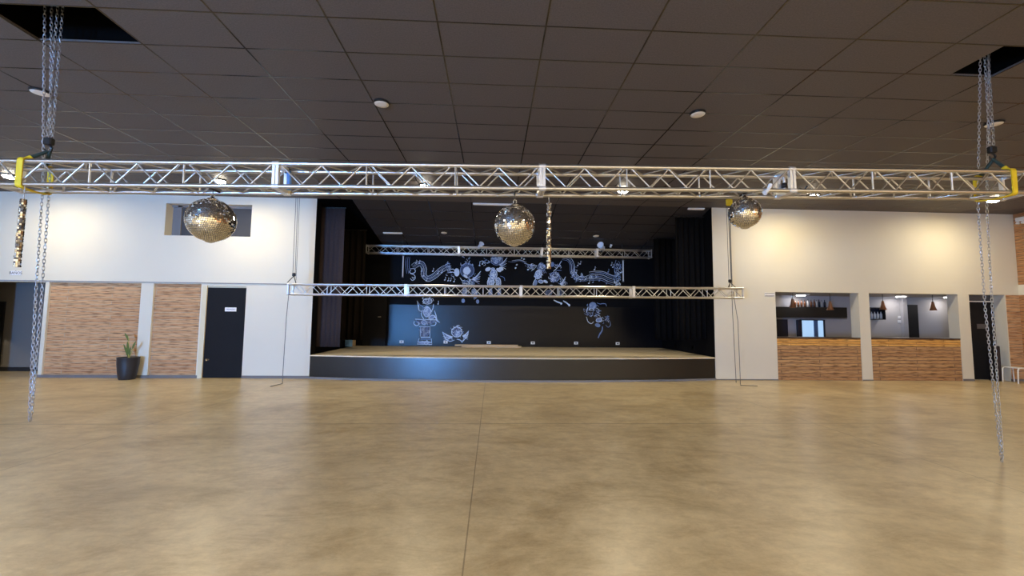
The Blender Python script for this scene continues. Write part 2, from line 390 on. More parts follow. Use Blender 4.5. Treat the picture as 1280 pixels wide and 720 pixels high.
# entry recess at right with a black door
re = MB(); re.box(DR[0]-.02, DR[0], W+T, 12.12, 0, BZ); re.box(DR[1], DR[1]+.03, W+T, 12.12, 0, BZ); re.box(DR[0]-.02, DR[1]+.03, W+T, 12.12, BZ, BZ+.03); re.box(DR[0], DR[1], 12.09, 12.12, 0, BZ)
struct('recess_wall', re, M['white'], 'white recess around the black door at right')
a = atY(1213, 377.5, W+T)
dfr = MB(); dfr.box(DR[0], DR[1], W+T-.02, W+T+.03, a[2], a[2]+.035)
d3 = struct('door_3', dfr, M['beige'], 'black glazed door with a transom at far right')
MB().box(DR[0], DR[1], W+T, W+T+.02, a[2]+.035, BZ).build('transom_pane', M['dpane'], d3)
MB().box(DR[0], DR[1], W+T-.01, W+T+.03, .01, a[2]).build('door_leaf', M['doorb'], d3)
p = MB(); q0 = atY(1221, 405, W+T-.012); q1 = atY(1236, 411, W+T-.012); p.box(q0[0], q1[0], W+T-.016, W+T-.01, q1[2], q0[2]); p.build('glass_label', M['dpane'], d3)

# ------------------------------------------------------------------ stage
SH = .64; BKY = 15.5
def front(x): return 11.72 - .52*max(0, 1-((x-.69)/5.68)**2)
st = empty('stage', (.69, 11.7, 0), 'low black stage with a curved front and plywood floor in the wide opening', 'stage')
xs = [SX0+(SX1-SX0)*i/48 for i in range(49)]
def curved(mb, off0, off1, z0, z1, xs=xs):
    vs = []; fs = []
    for x in xs:
        f = front(x); vs += [(x, f-off0, z0), (x, f-off0, z1), (x, f+off1, z1), (x, f+off1, z0)]
    for i in range(len(xs)-1):
        for j in range(4): fs.append((i*4+j, i*4+(j+1) % 4, i*4+4+(j+1) % 4, i*4+4+j))
    fs += [(0,1,2,3), tuple(len(vs)-4+j for j in (3,2,1,0))]
    return mb.add(vs, fs)
part('front_skirt', curved(MB(), 0, .1, .05, SH-.03), M['skirt'], st, 'glossy black curved front')
part('kerb', curved(MB(), .05, .1, 0, .05), M['kerb'], st, 'grey kerb along the foot')
fl = MB(); vs = []; fs = []
for x in xs: vs += [(x, front(x)-.015, SH-.03), (x, front(x)-.015, SH), (x, BKY, SH), (x, BKY, SH-.03)]
for i in range(len(xs)-1):
    for j in range(4): fs.append((i*4+j, i*4+(j+1) % 4, i*4+4+(j+1) % 4, i*4+4+j))
fs += [(0,1,2,3), tuple(len(vs)-4+j for j in (3,2,1,0))]
part('stage_floor', fl.add(vs, fs), M['ply'], st, 'worn plywood top')
# stage shell: black walls and the sloping ceiling
SLOPE = .208
def zc(y): return H-SLOPE*(y-W)
sw = MB(); sw.box(SX0-.32, SX0-.22, W+T, BKY+.1, 0, H+.6); sw.box(SX1, SX1+.1, W+T, BKY+.1, 0, H+.6); sw.box(SX0-.32, SX1+.1, BKY, BKY+.1, 0, H+.6)
sw.box(SX0-.001, SX0+.012, W+.004, W+T, SH, H); sw.box(SX1-.012, SX1+.001, W+.004, W+T, SH, H)
sw.box(SX0-.3, SX0, W+T-.02, W+T+.0, 0, SH)
struct('stage_wall', sw, M['stage_black'], 'black walls round the stage')
TX = -4.02
sc = MB(); yy = BKY+.1
def slope_slab(mb, x0, x1, up=0., t=.03, ya=W, yb=yy):
    return mb.add([(x0,ya,zc(ya)+up),(x1,ya,zc(ya)+up),(x1,yb,zc(yb)+up),(x0,yb,zc(yb)+up),(x0,ya,zc(ya)+up+t),(x1,ya,zc(ya)+up+t),(x1,yb,zc(yb)+up+t),(x0,yb,zc(yb)+up+t)],
                  [(0,3,2,1),(4,5,6,7),(0,1,5,4),(1,2,6,5),(2,3,7,6),(3,0,4,7)])
cs = struct('stage_ceiling', slope_slab(sc, TX, SX1+.1), M['ceil_shade'], 'dark tile ceiling sloping down over the stage')
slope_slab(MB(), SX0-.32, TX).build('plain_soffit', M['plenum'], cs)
g = MB()
for k in range(0, 8):
    x = GX0+k*GX
    if TX < x < SX1: slope_slab(g, x-.012, x+.012, -.004, .004)
for k in range(1, 7): slope_slab(g, TX, SX1, -.004, .004, W+k*.61-.01, W+k*.61+.01)
g.build('ceiling_bar', M['tbar'], cs)
# back wall painted field and its glossy lower band
mx0 = atY(486, 400, BKY)[0]
bz = atY(640, 382.5, BKY)[2]
mp = MB(); mp.box(mx0, SX1, BKY-.03, BKY, bz, zc(BKY)); struct('stage_back_wall', mp, M['stage_black'], 'black painted back wall of the stage')
struct('trim_2', MB().box(mx0, SX1, BKY-.035, BKY, SH, bz), M['dado'], 'glossy black lower band of the stage back wall')
a = atY(456, 362, BKY); b = atY(484, 362, BKY)
d5 = struct('door_5', MB().box(a[0], b[0], BKY-.05, BKY, SH, SH+2.05), M['doorb'], 'black backstage door')
p = atY(476.5, 396, BKY-.05)
MB().tube([(p[0], BKY-.05, p[2]), (p[0], BKY-.1, p[2]), (p[0]-.11, BKY-.1, p[2])], .012, 8).build('door_handle', M['chrome'], d5)

# curtains: pleated legs hung from a rail
def drape(x0, x1, y, z0, z1, pleat, amp, m, label):
    n = max(12, int((x1-x0)/pleat*8)); rows = 6; th = .012
    root = empty('stage_curtain', ((x0+x1)/2, y, z0), label, 'curtain')
    mb = MB(); vs = []; fs = []
    ph = random.random()*6
    for side in (-1, 1):
        for r in range(rows+1):
            t = r/rows; z = z0+(z1-z0)*t
            for i in range(n+1):
                x = x0+(x1-x0)*i/n
                w = amp*(1-.35*t)*(math.sin(2*PI*(x-x0)/pleat+ph)+.35*math.sin(2*PI*(x-x0)/pleat*.43+ph*2))
                vs.append((x, y+w+side*th/2, z))
    k = (n+1)*(rows+1)
    for r in range(rows):
        for i in range(n):
            a = r*(n+1)+i; fs.append((a, a+1, a+n+2, a+n+1)); fs.append((k+a, k+a+n+1, k+a+n+2, k+a+1))
    for i in range(n): fs.append((i, k+i, k+i+1, i+1)); a = rows*(n+1)+i; fs.append((a, a+1, k+a+1, k+a))
    for r in range(rows):
        for i in (0, n): a = r*(n+1)+i; b = a+n+1; fs.append((a, b, k+b, k+a))
    part('drape', mb.add(vs, fs, True), m, root)
    part('curtain_rail', MB().tube([(x0-.02, y, z1+.015), (x1+.02, y, z1+.015)], .02, 8), M['blackm'], root)
    return root
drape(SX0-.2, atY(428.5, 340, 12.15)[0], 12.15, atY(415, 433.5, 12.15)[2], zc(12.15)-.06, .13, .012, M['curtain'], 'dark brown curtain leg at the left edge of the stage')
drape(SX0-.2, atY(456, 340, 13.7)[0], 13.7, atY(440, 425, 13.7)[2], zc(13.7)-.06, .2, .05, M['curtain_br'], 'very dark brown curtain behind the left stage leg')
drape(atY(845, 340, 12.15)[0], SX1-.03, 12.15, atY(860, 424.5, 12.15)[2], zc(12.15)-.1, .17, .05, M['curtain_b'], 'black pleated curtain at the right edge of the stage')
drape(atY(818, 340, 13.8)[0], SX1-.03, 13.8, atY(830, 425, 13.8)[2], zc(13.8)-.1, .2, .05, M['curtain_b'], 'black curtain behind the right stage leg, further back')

# wall sockets
def socket(P, rot, label):
    r = empty('wall_socket', P, label, 'socket', 'white wall sockets round the stage'); r.rotation_euler = (0, 0, rot)
    part_l('socket_plate', MB().bbox(-.075, .075, -.014, 0, -.05, .05, .004), M['plastic'], r)
    part_l('socket_face', MB().bbox(-.03, .03, -.017, -.0135, -.02, .02, .002), M['ink'], r)
    return r
def part_l(name, mb, m, root, label=None):
    o = mb.build(name, m, root)
    if label: o['label'] = label
    return o
names = ['white socket on the stage back wall beside the painted column', 'white socket on the stage back wall under the painted winged head', 'white socket above the middle of the boards on stage',
         'white socket just right of the boards on stage', 'white socket on the stage back wall left of the dancing cherub', 'white socket at the right end of the stage back wall']
for (x, y), nm in zip(((502, 427.2), (557, 427.6), (611, 428.2), (666, 428.6), (720, 428.8), (772, 429.4)), names): socket(atY(x, y, BKY-.035), 0, nm)
def atX(x, y, X):
    d = ray(x, y); return tuple(d*(X/d[0])+np.array([0, 0, HC]))
socket(atX(865.5, 434.3, SX1), PI/2, 'white socket under the right front stage curtain')
socket(atX(844, 432.2, SX1), PI/2, 'white socket under the right rear stage curtain')
# boards lying at the back of the stage
a = atZ(569, 433.5, SH); b = atZ(652, 434.8, SH)
single('wooden_board', MB().bbox(a[0]+.25, b[0], 15.02, 15.30, SH, SH+.045, .006), M['board'], (0, 15.1, SH), 'pale wooden board, bottom of the two lying on stage', 'board', 'boards lying at the back of the stage')
single('wooden_board', MB().bbox(a[0], b[0]-.12, 15.06, 15.33, SH+.046, SH+.095, .006), M['board'], (0, 15.1, SH+.05), 'pale wooden board, top of the two lying on stage', 'board', 'boards lying at the back of the stage')
# white box near the left wing, blue daylight painted into it
P = atZ(437, 433.3, SH)
bx = empty('equipment_box', (P[0], P[1], SH), 'small white box painted with blue daylight, standing in the left wing of the stage', 'box')
part_l('body', MB().bbox(-.16, .10, -.02, .24, 0, .40, .008), M['box_daylit'], bx); part_l('side_panel', MB().bbox(.10, .13, -.02, .24, 0.02, .39, .004), M['board'], bx, 'pale side panel')

# ------------------------------------------------------------------ chalk paintings on the black stage wall
CY = BKY-.03
class Chalk:
    def __init__(s, Y): s.Y = Y; s.l = MB(); s.m = MB(); s.d = MB(); s.k = 0
    def P(s, x, y): q = atY(x, y, s.Y); return (q[0], q[2])
    def pick(s, c): return {'l': s.l, 'm': s.m, 'd': s.d}[c]
    def off(s, c): s.k += 1; return s.Y - {'d': .002, 'm': .005, 'l': .008}[c] - .00002*s.k
    def line(s, pts, w=.9, c='l', closed=False):
        w *= .030*.5; y = s.off(c); P = [Vector(s.P(*p)) for p in pts]; n = len(P); L = []; 
        for i in range(n):
            a = P[(i-1) % n] if (closed or i) else P[i]; b = P[(i+1) % n] if (closed or i < n-1) else P[i]
            t = (b-a); t = t.normalized() if t.length > 1e-6 else Vector((1, 0)); nn = Vector((-t.y, t.x)); k = w*(1 if closed else (.55+.45*math.sin(PI*(i+.5)/n)))
            L += [P[i]+nn*k, P[i]-nn*k]
        fs = [(2*i, 2*i+1, (2*i+3) % (2*n), (2*i+2) % (2*n)) for i in range(n if closed else n-1)]
        s.pick(c).add([(q.x, y, q.y) for q in L], fs); return s
    def curve(s, pts, w=.9, c='l', sub=6):
        P = [pts[0]]+list(pts)+[pts[-1]]; out = []
        for i in range(1, len(P)-2):
            for k in range(sub):
                t = k/sub; o = []
                for d in (0, 1):
                    p0, p1, p2, p3 = P[i-1][d], P[i][d], P[i+1][d], P[i+2][d]
                    o.append(.5*((2*p1)+(-p0+p2)*t+(2*p0-5*p1+4*p2-p3)*t*t+(-p0+3*p1-3*p2+p3)*t**3))
                out.append(tuple(o))
        out.append(pts[-1]); return s.line(out, w, c)
    def ell(s, x, y, a, b, rot=0, w=.8, c='l', fill=None):
        n = 20; pts = [(x+a*math.cos(q)*math.cos(rot)-b*math.sin(q)*math.sin(rot), y+a*math.cos(q)*math.sin(rot)+b*math.sin(q)*math.cos(rot)) for q in [2*PI*i/n for i in range(n)]]
        if fill:
            yy = s.off(fill); s.pick(fill).add([(*[s.P(*p)[0]], yy, s.P(*p)[1]) for p in pts], [tuple(range(n))])
        if w: s.line(pts, w, c, True)
        return s
    def note(s, x, y, h=4, c='l'): s.ell(x, y, 1., .75, -.4, 0, c, c); return s.line([(x+.8, y), (x+.8, y-h), (x+1.9, y-h+1.4)], .5, c)
    def scribble(s, x, y, a, b, n, w=.5, c='m'):
        for _ in range(n):
            q = random.uniform(0, 2*PI); r = random.uniform(.1, 1)**.5; x0 = x+a*r*math.cos(q); y0 = y+b*r*math.sin(q); q2 = random.uniform(0, 6.3); L = random.uniform(.8, 2.6)
            s.curve([(x0, y0), (x0+L*math.cos(q2), y0+L*math.sin(q2)), (x0+L*1.6*math.cos(q2+.8), y0+L*1.6*math.sin(q2+.8))], w, random.choice((c, 'm', 'l')), 3)
        return s
    def wing(s, x, y, dx, dy, n=5, c='l'):
        # feathers fanned from a root towards (dx, dy)
        for i in range(n):
            t = i/(n-1); ex = x+dx*(1-.15*t)-dy*.0; ey = y+dy*(1-t)+t*abs(dx)*.55
            s.curve([(x, y), (x+dx*.45, y+(ey-y)*.35+1.2), (ex, ey)], .75, c if i % 2 == 0 else 'm')
        s.curve([(x, y), (x+dx*.5, y+dy*.35), (x+dx, y+dy)], .9, c); return s
    def done(s, label):
        q = np.array([v for v in (s.l.v+s.m.v+s.d.v)]); P = (float(q[:,0].mean()), s.Y, float(q[:,2].min()))
        r = empty('wall_painting', P, label, 'wall painting', 'chalk paintings on the stage wall')
        for n, mb, m in (('line_work', s.l, 'chalk'), ('soft_shading', s.m, 'chalk2'), ('faint_shading', s.d, 'chalk3')):
            if mb.v: part(n, mb, M[m], r)
        return r
def stave(ch, path, n=5, gap=1.6, c='l'):
    for k in range(n):
        o = (k-(n-1)/2)*gap; pts = []
        for i, (x, y) in enumerate(path):
            a = path[max(0, i-1)]; b = path[min(len(path)-1, i+1)]; dx, dy = b[0]-a[0], b[1]-a[1]; L = math.hypot(dx, dy)
            pts.append((x-dy/L*o, y+dx/L*o))
        ch.curve(pts, .6, c if k % 2 == 0 else 'm')
# music stave, left
c = Chalk(CY); stave(c, [(516, 334), (521, 330.5), (527, 330), (530, 336), (530, 344), (535, 348.5), (543, 345), (551, 338), (558, 334), (563, 332)])
for off in (0, 2.2, 4.4): c.curve([(508+off, 321), (507+off, 330), (508.5+off, 342)], .6, 'm')
c.curve([(513, 336), (518, 336), (519, 340), (515, 342), (512, 340), (514, 337)], .9).curve([(513, 342), (518, 344), (519, 348), (515.5, 350.5), (513, 348)], .9).curve([(515, 346), (516.5, 348), (518, 346)], .8)
for x, y in ((520, 329), (524, 329), (527, 339), (529, 345), (541, 339), (547, 342), (552, 341), (556, 350), (560, 351), (533, 351)): c.note(x, y)
c.scribble(561, 332, 4, 3, 16); c.done('chalk painting of a waving music stave at the left of the stage wall')
# cherub blowing a double horn
c = Chalk(CY); c.ell(571, 340.5, 2.9, 4.6, 0, .9, 'l', 'l').ell(571, 340.5, 1.5, 2.2, 0, 0, 'd', 'd').ell(584, 338, 8.6, 9, 0, .7, 'm', 'd').ell(583.5, 338.5, 4.2, 4.4, .2, .9, 'l', 'l').ell(584, 338.6, 1.8, 1.6, 0, 0, 'd', 'd')
c.ell(582, 345.5, 3.4, 1.4, .7, 0, 'l', 'l').curve([(561, 337), (566, 336.5), (569, 338)], .9).curve([(560, 341), (565, 340), (569, 341.5)], .8).wing(590, 349, 11, -10, 6).scribble(591, 348, 5, 4, 14).scribble(584, 331, 8, 3, 16).scribble(563, 342, 4, 5, 10)
c.ell(582, 355, 3.2, 4.5, .5, .8, 'm', 'd').ell(589, 354.5, 4, 2.6, 0, .8, 'm', 'd').curve([(575, 347), (578, 351), (581, 350)], .9).ell(581, 365, 3, 6, .1, .7, 'm', 'm').ell(593, 367, 3, 6, -.3, .7, 'm', 'm').ell(579, 376, 1.8, 2.3, 0, .6, 'm', 'm').ell(597, 377, 1.6, 2.3, 0, .6, 'm', 'm')
c.scribble(582, 322, 6, 3, 8, .4, 'm').note(563, 351).note(567.5, 352); c.scribble(583.5, 338.5, 3.4, 3.4, 12, .6, 'l').scribble(584, 354, 6, 4, 22, .6, 'l').scribble(582, 366, 3, 5, 12, .6).scribble(593, 367, 3, 5, 12, .6); c.done('chalk painting of a cherub blowing a double horn on the stage wall')
# standing cherub with folded arms
c = Chalk(CY); c.ell(621, 325.5, 7.5, 6, 0, .6, 'm', 'd').ell(620, 326, 3.3, 3.6, 0, .8, 'm', 'm').curve([(617.5, 328), (620, 329.5), (622, 328)], .7)
c.scribble(621, 321.5, 7, 2.6, 20).scribble(608.5, 327, 3.4, 5, 16).wing(624, 331, 10, -9, 5).ell(610, 336.6, 3.2, 2, -.4, .8, 'l', 'l').ell(623.5, 337.6, 3, 1.8, .5, .8, 'l', 'l').ell(626.5, 336, 2.6, 1.8, .5, .8, 'l', 'l').ell(616, 336, 2.2, 1.1, 0, .6, 'l', 'm')
c.ell(617, 343, 4.3, 6, 0, .8, 'l', 'm').ell(618, 345, 1.1, 1.6, 0, 0, 'm', 'm').ell(613.5, 353, 4.2, 6, .15, .8, 'l', 'm').ell(623, 353, 3, 6, -.1, .8, 'l', 'm').ell(613, 366, 2.2, 5.5, 0, .6, 'm', 'm').ell(624, 365, 2, 5.5, 0, .6, 'm', 'm')
c.line([(599.5, 332), (600, 327), (603, 326), (603, 330)], .7).ell(599.5, 332, 1, .8, 0, 0, 'l', 'l').ell(603, 330, 1, .8, 0, 0, 'l', 'l').curve([(625, 345), (630, 347), (631, 351)], .5, 'm').scribble(617, 349, 5, 5, 12, .5, 'm')
c.scribble(617, 342, 3.2, 5, 26, .8, 'l').scribble(613.5, 353, 3, 5, 20, .8, 'l').scribble(623, 353, 2.2, 5, 16, .8, 'l').scribble(620, 325, 5, 4.5, 20, .5, 'l'); c.done('chalk painting of a standing cherub with folded arms below the mirror ball')
# ribbon of notes drifting to the right
c = Chalk(CY); c.curve([(635, 327), (642, 327.5), (650, 326), (658, 329.5), (665, 333)], .6, 'm').curve([(640, 326), (650, 325), (658, 328)], .6).curve([(655, 329), (662, 331), (670, 332)], .6)
for x, y in ((646, 331), (644.5, 335), (655, 324), (652, 322.5), (660, 337), (664, 331)): c.ell(x, y, 1.2, .9, -.5, 0, 'l', 'l')
c.line([(661, 335), (668, 331), (671, 332), (667, 337), (661, 335)], .6).scribble(662, 333, 5, 3.4, 18, .5, 'm'); c.done('chalk ribbon of drifting notes between the two flying cherubs')
# pair of flying cherubs
c = Chalk(CY); c.ell(677, 334, 4.5, 4.6, 0, .7, 'm', 'd').ell(673, 343, 4, 6, .35, .8, 'l', 'm').ell(676, 352, 3, 2, .2, .7, 'l', 'm').curve([(670, 348), (667, 353), (666, 358)], 1.1).ell(682, 352, 3, 1.6, .5, 0, 'l', 'l').ell(669, 354, 2.2, 4, .4, .6, 'm', 'm').scribble(678, 336, 5, 6, 26)
c.ell(693.5, 346, 6, 6, 0, .7, 'm', 'd').ell(691.5, 349, 3, 3.4, 0, .7, 'm', 'm').scribble(693, 344.5, 5.5, 5, 26).wing(700, 355, 7, -9, 6).scribble(703, 352, 4, 4, 14).ell(690, 330.5, 2.2, 2.8, .2, .8, 'm', 'm').curve([(692, 339), (697, 334), (702, 326)], .9).curve([(692, 338), (698, 338), (702, 338)], .7, 'm')
c.scribble(697, 333, 4, 3, 12).ell(689, 358, 2.4, 1.6, 0, .7, 'l', 'm').ell(686, 366, 4, 3, 0, .6, 'm', 'd').ell(702, 366, 3, 3, 0, .6, 'm', 'd').curve([(692, 375), (697, 377.5), (701.5, 379)], 1.6).curve([(704, 376), (708, 378.5), (711.5, 381.5)], 1.6).ell(701.5, 379.5, 1.2, 1.4, 0, 0, 'l', 'l').ell(711.5, 381.5, 1.2, 1.5, 0, 0, 'l', 'l')
c.scribble(673, 343, 3, 5, 24, .8, 'l').scribble(691.5, 349, 3, 3, 14, .7, 'l').scribble(677, 333, 3.6, 3.6, 14, .6, 'l'); c.done('chalk painting of two flying cherubs behind the hanging mirror tube')
# music stave, right
c = Chalk(CY); stave(c, [(703, 322), (711, 324), (715, 331), (716, 340), (722, 347.5), (730, 349), (738, 346)], 4, 1.8)
stave(c, [(737, 345.5), (745, 344.5), (753, 345), (761, 348.5), (769, 351)], 6, 2.2); c.curve([(738, 343), (747, 340.5), (757, 342), (768, 346)], .6, 'm')
c.scribble(717, 342, 3, 7, 26).scribble(726, 347.5, 8, 3, 26).scribble(742, 346, 5, 3, 18).scribble(773, 338, 3.5, 13, 50, .6).scribble(772, 354, 3.2, 3, 14, .8, 'l')
for x, y in ((720, 341), (716.5, 343.5), (726, 345.5), (728, 349.5), (749, 351), (758, 354.5), (767, 349), (760, 340), (743, 337), (725, 330), (722, 332), (764, 331.5), (766, 334), (736, 354), (741, 353)): c.note(x, y, 4, 'l' if random.random() < .6 else 'm')
c.curve([(770, 325), (768, 335), (770, 348), (772, 357)], .8, 'm'); c.done('chalk painting of a waving music stave at the right of the stage wall')
# cherub sitting on a fluted column
CD = BKY-.035
c = Chalk(CD); c.line([(519, 399), (546, 400)], 1.1).curve([(518, 401), (517.5, 405), (521, 407), (524, 405), (522, 402)], 1.).curve([(541, 402), (545, 403), (543.5, 406.5), (538, 407)], 1.).ell(530, 403, 3, 2.6, 0, .8, 'l', 'm').line([(524, 408), (538, 408.5)], 1.)
for x in (525.5, 527.5, 530, 532, 534, 537.5): c.line([(x, 409), (x, 420.5)], .75, 'l' if x in (525.5, 537.5, 530) else 'm')
c.line([(526, 421.5), (538, 421.5)], 1.4).line([(526, 424), (538, 424)], .8, 'm').line([(524, 423), (521.5, 430), (540, 430.5), (539, 423)], 1.).line([(522, 427.5), (539.5, 428)], 1.2).ell(531, 428, 7.5, 2, 0, 0, 'm', 'm').ell(531, 414, 6.5, 7, 0, 0, 'd', 'd').ell(531, 403, 11, 3.2, 0, 0, 'd', 'd')
c.curve([(521.5, 376), (523, 382), (524, 388), (528, 389)], 1.).curve([(521.5, 376), (525, 381), (529, 384), (528, 389)], .7, 'm').ell(534.5, 376.5, 5.6, 3.6, 0, .8, 'l', 'd').scribble(534, 375.5, 6, 3, 20, .6, 'l').ell(534, 390, 4.4, 6, .15, 1., 'l', 'm').curve([(530, 385), (534, 383), (538, 387), (540, 390)], 1.)
c.curve([(542, 380), (541, 386), (538, 391)], 1.).curve([(543, 388), (545, 394), (546, 399), (549, 403)], 1.1).curve([(535, 398), (540, 394), (544, 396), (546, 401), (550, 403)], 1.).curve([(528, 388), (527, 394), (530, 399)], 1.).ell(540, 396.5, 4, 2, -.3, .8, 'l', 'm').line([(548, 376), (548, 380)], .7).ell(547.6, 380, .9, .7, 0, 0, 'l', 'l').scribble(533, 391, 6, 6, 12, .5, 'm')
c.scribble(534, 390, 3.4, 5, 22, .8, 'l').scribble(531, 414, 5, 5.5, 18, .5).scribble(531, 428, 7, 2, 14, .6, 'l').scribble(531, 403, 9, 2.6, 18, .6); c.done('chalk painting of a cherub sitting on a fluted column')
# sleeping winged head
c = Chalk(CD); c.ell(571, 415, 6.5, 6.3, 0, .9, 'l', 'd').ell(572, 417.5, 3.6, 4, .3, .7, 'm', 'm').scribble(571, 412, 6, 3.4, 24, .6, 'l').wing(566, 421, -13, -6, 6).wing(578, 420, 8, -6.5, 6).curve([(553.5, 416), (557, 423), (562, 426.5), (568, 425)], .9).curve([(585.5, 414), (584, 420), (579, 426), (577, 428)], .9).curve([(571, 424), (575, 425), (578, 428)], 1.).scribble(560, 421, 4, 3, 10).scribble(581, 420, 3, 3, 10)
c.scribble(572, 417.5, 3, 3.4, 14, .6, 'l'); c.done('chalk painting of a winged cherub head low on the stage wall')
# dancing cherub
c = Chalk(CD); c.ell(741, 382, 4.2, 4.2, 0, .6, 'm', 'm').curve([(746, 378.5), (750, 380), (753, 379.5), (757, 380), (758, 383)], .8, 'm').scribble(740, 382.5, 5, 4.5, 24, .5).curve([(735, 384), (733.5, 388), (733, 391)], 1.).curve([(733, 396), (735, 402), (739, 404.5), (742, 402)], .9).scribble(742, 391, 8, 6, 44, .5).ell(748.5, 400, 3.6, 2.4, -.3, .7, 'l', 'm').ell(747, 406.5, 3, 2, .3, .7, 'm', 'm')
c.curve([(753, 408), (752.5, 413), (749.5, 418), (747.6, 422.5)], 1.6, 'm').curve([(757, 397), (761, 400), (763, 406), (760, 409), (757, 406)], .7, 'm').scribble(756, 399, 5, 4, 16, .5).curve([(732, 388), (729.5, 386), (730.5, 390)], .6, 'm'); c.done('chalk painting of a dancing cherub at the right of the stage wall')

# two white tube strips on the wall ends
def strip(x, y0, y1, label):
    a = atY(x, y0, CY); b = atY(x, y1, CY)
    r = empty('tube_light', (a[0], CY, b[2]), label, 'tube light', 'white tubes beside the music staves')
    part('diffuser', MB().tube([(a[0], CY-.03, b[2]+.02), (a[0], CY-.03, a[2]-.02)], .024, 10), M['plastic'], r)
    for z in (b[2], a[2]-.03): part('end_cap', MB().bbox(a[0]-.03, a[0]+.03, CY-.06, CY, z, z+.03, .006), M['kerb'], r)
strip(504.3, 319.5, 347, 'thin white tube upright on the wall left of the left stave')
strip(778.5, 325, 352.5, 'thin white tube upright on the wall right of the right stave')

# ------------------------------------------------------------------ trusses
S, CT, BR = .258, .0245, .0095
def zig(mb, L, face, phase):
    # one face of lacing along x: four bars to a metre bay, kept clear of the uprights
    n = round(L); bay = L/n
    for k in range(n):
        x0 = k*bay+.055; x1 = (k+1)*bay-.055; pts = [(x0+(x1-x0)*i/4, (i+phase) % 2) for i in range(5)]
        for (xa, sa), (xb, sb) in zip(pts, pts[1:]):
            def q(x, s): 
                e = CT*.7 if s == 0 else S-CT*.7
                return {'front': (x, 0, -e), 'rear': (x, S, -e), 'top': (x, e, 0), 'bottom': (x, e, -S)}[face]
            mb.tube([q(xa, sa), q(xb, sb)], BR, 7, cap=False)
    return mb
def section(root, x0, L, phases=(0, 1, 0, 1)):
    sec = bpy.data.objects.new('truss_section', None); sec.empty_display_size = .1; COL.objects.link(sec); sec.parent = root; sec.location = (x0, 0, 0)
    for y, z in ((0, 0), (S, 0), (0, -S), (S, -S)): MB().tube([(.012, y, z), (L-.012, y, z)], CT, 12).build('chord', M['alu'], sec)
    for f, ph in zip(('front', 'rear', 'top', 'bottom'), phases): zig(MB(), L, f, ph).build('lacing', M['alu'], sec)
    n = round(L)
    for k in range(1, n):
        x = k*L/n
        for y in (0, S): MB().tube([(x, y, 0), (x, y, -S)], BR*1.05, 8).build('upright', M['alu'], sec)
        mb = MB()
        for z in (0, -S): mb.tube([(x, 0, z), (x, S, z)], BR, 7)
        mb.build('cross_bar', M['alu'], sec)
    for xa in (.004, L-.034):
        mb = MB(); h = .022
        mb.box(xa, xa+.03, -h, h, -S, 0); mb.box(xa, xa+.03, S-h, S+h, -S, 0); mb.box(xa, xa+.03, 0, S, -h, h); mb.box(xa, xa+.03, 0, S, -S-h, -S+h)
        for y, z in ((0, 0), (S, 0), (0, -S), (S, -S)): mb.tube([(xa-.004, y, z), (xa+.034, y, z)], CT*1.25, 12)
        mb.build('connector_frame', M['alup'], sec)
    return sec
def truss(x0, lens, y, z, slope, label, phases):
    r = empty('lighting_truss', (x0, y, z), label, 'truss'); r.rotation_euler = (0, -slope, 0); x = 0
    for L in lens: section(r, x, L, phases); x += L
    return r
FY, FZ, FS = 4.62, 3.43, .0164
def fz(x): return FZ+FS*x          # height of the front truss top chord
XA = -5.40
truss(XA, (2.97, 2.97, 2.95, 2.97), FY, fz(XA), FS, 'big silver box truss spanning the hall near the ceiling', (0, 0, 0, 1))
LY = 10.85; LZ = 2.525
truss(-5.27, (3, 3, 3, 3), LY, LZ-.012, .0045, 'silver truss hanging low in front of the stage', (1, 0, 0, 1))
RY = 14.45
truss(-4.43, (3.2, 2.93, 1.97, 1.97), RY, 4.175, .0, 'silver truss at the back over the stage', (1, 0, 0, 1))
# hangers of the rear truss
for x, lab in ((-3.2, 'short steel hanger on the left of the rear truss'), (4.6, 'short steel hanger on the right of the rear truss')):
    single('truss_hanger', MB().tube([(x, RY+S/2, 4.18), (x, RY+S/2, zc(RY+S/2)+.01)], .012, 8).box(x-.04, x+.04, RY-.03, RY+S+.03, 4.195, 4.215), M['blackm'], (x, RY, 4.2), lab, 'hanger')

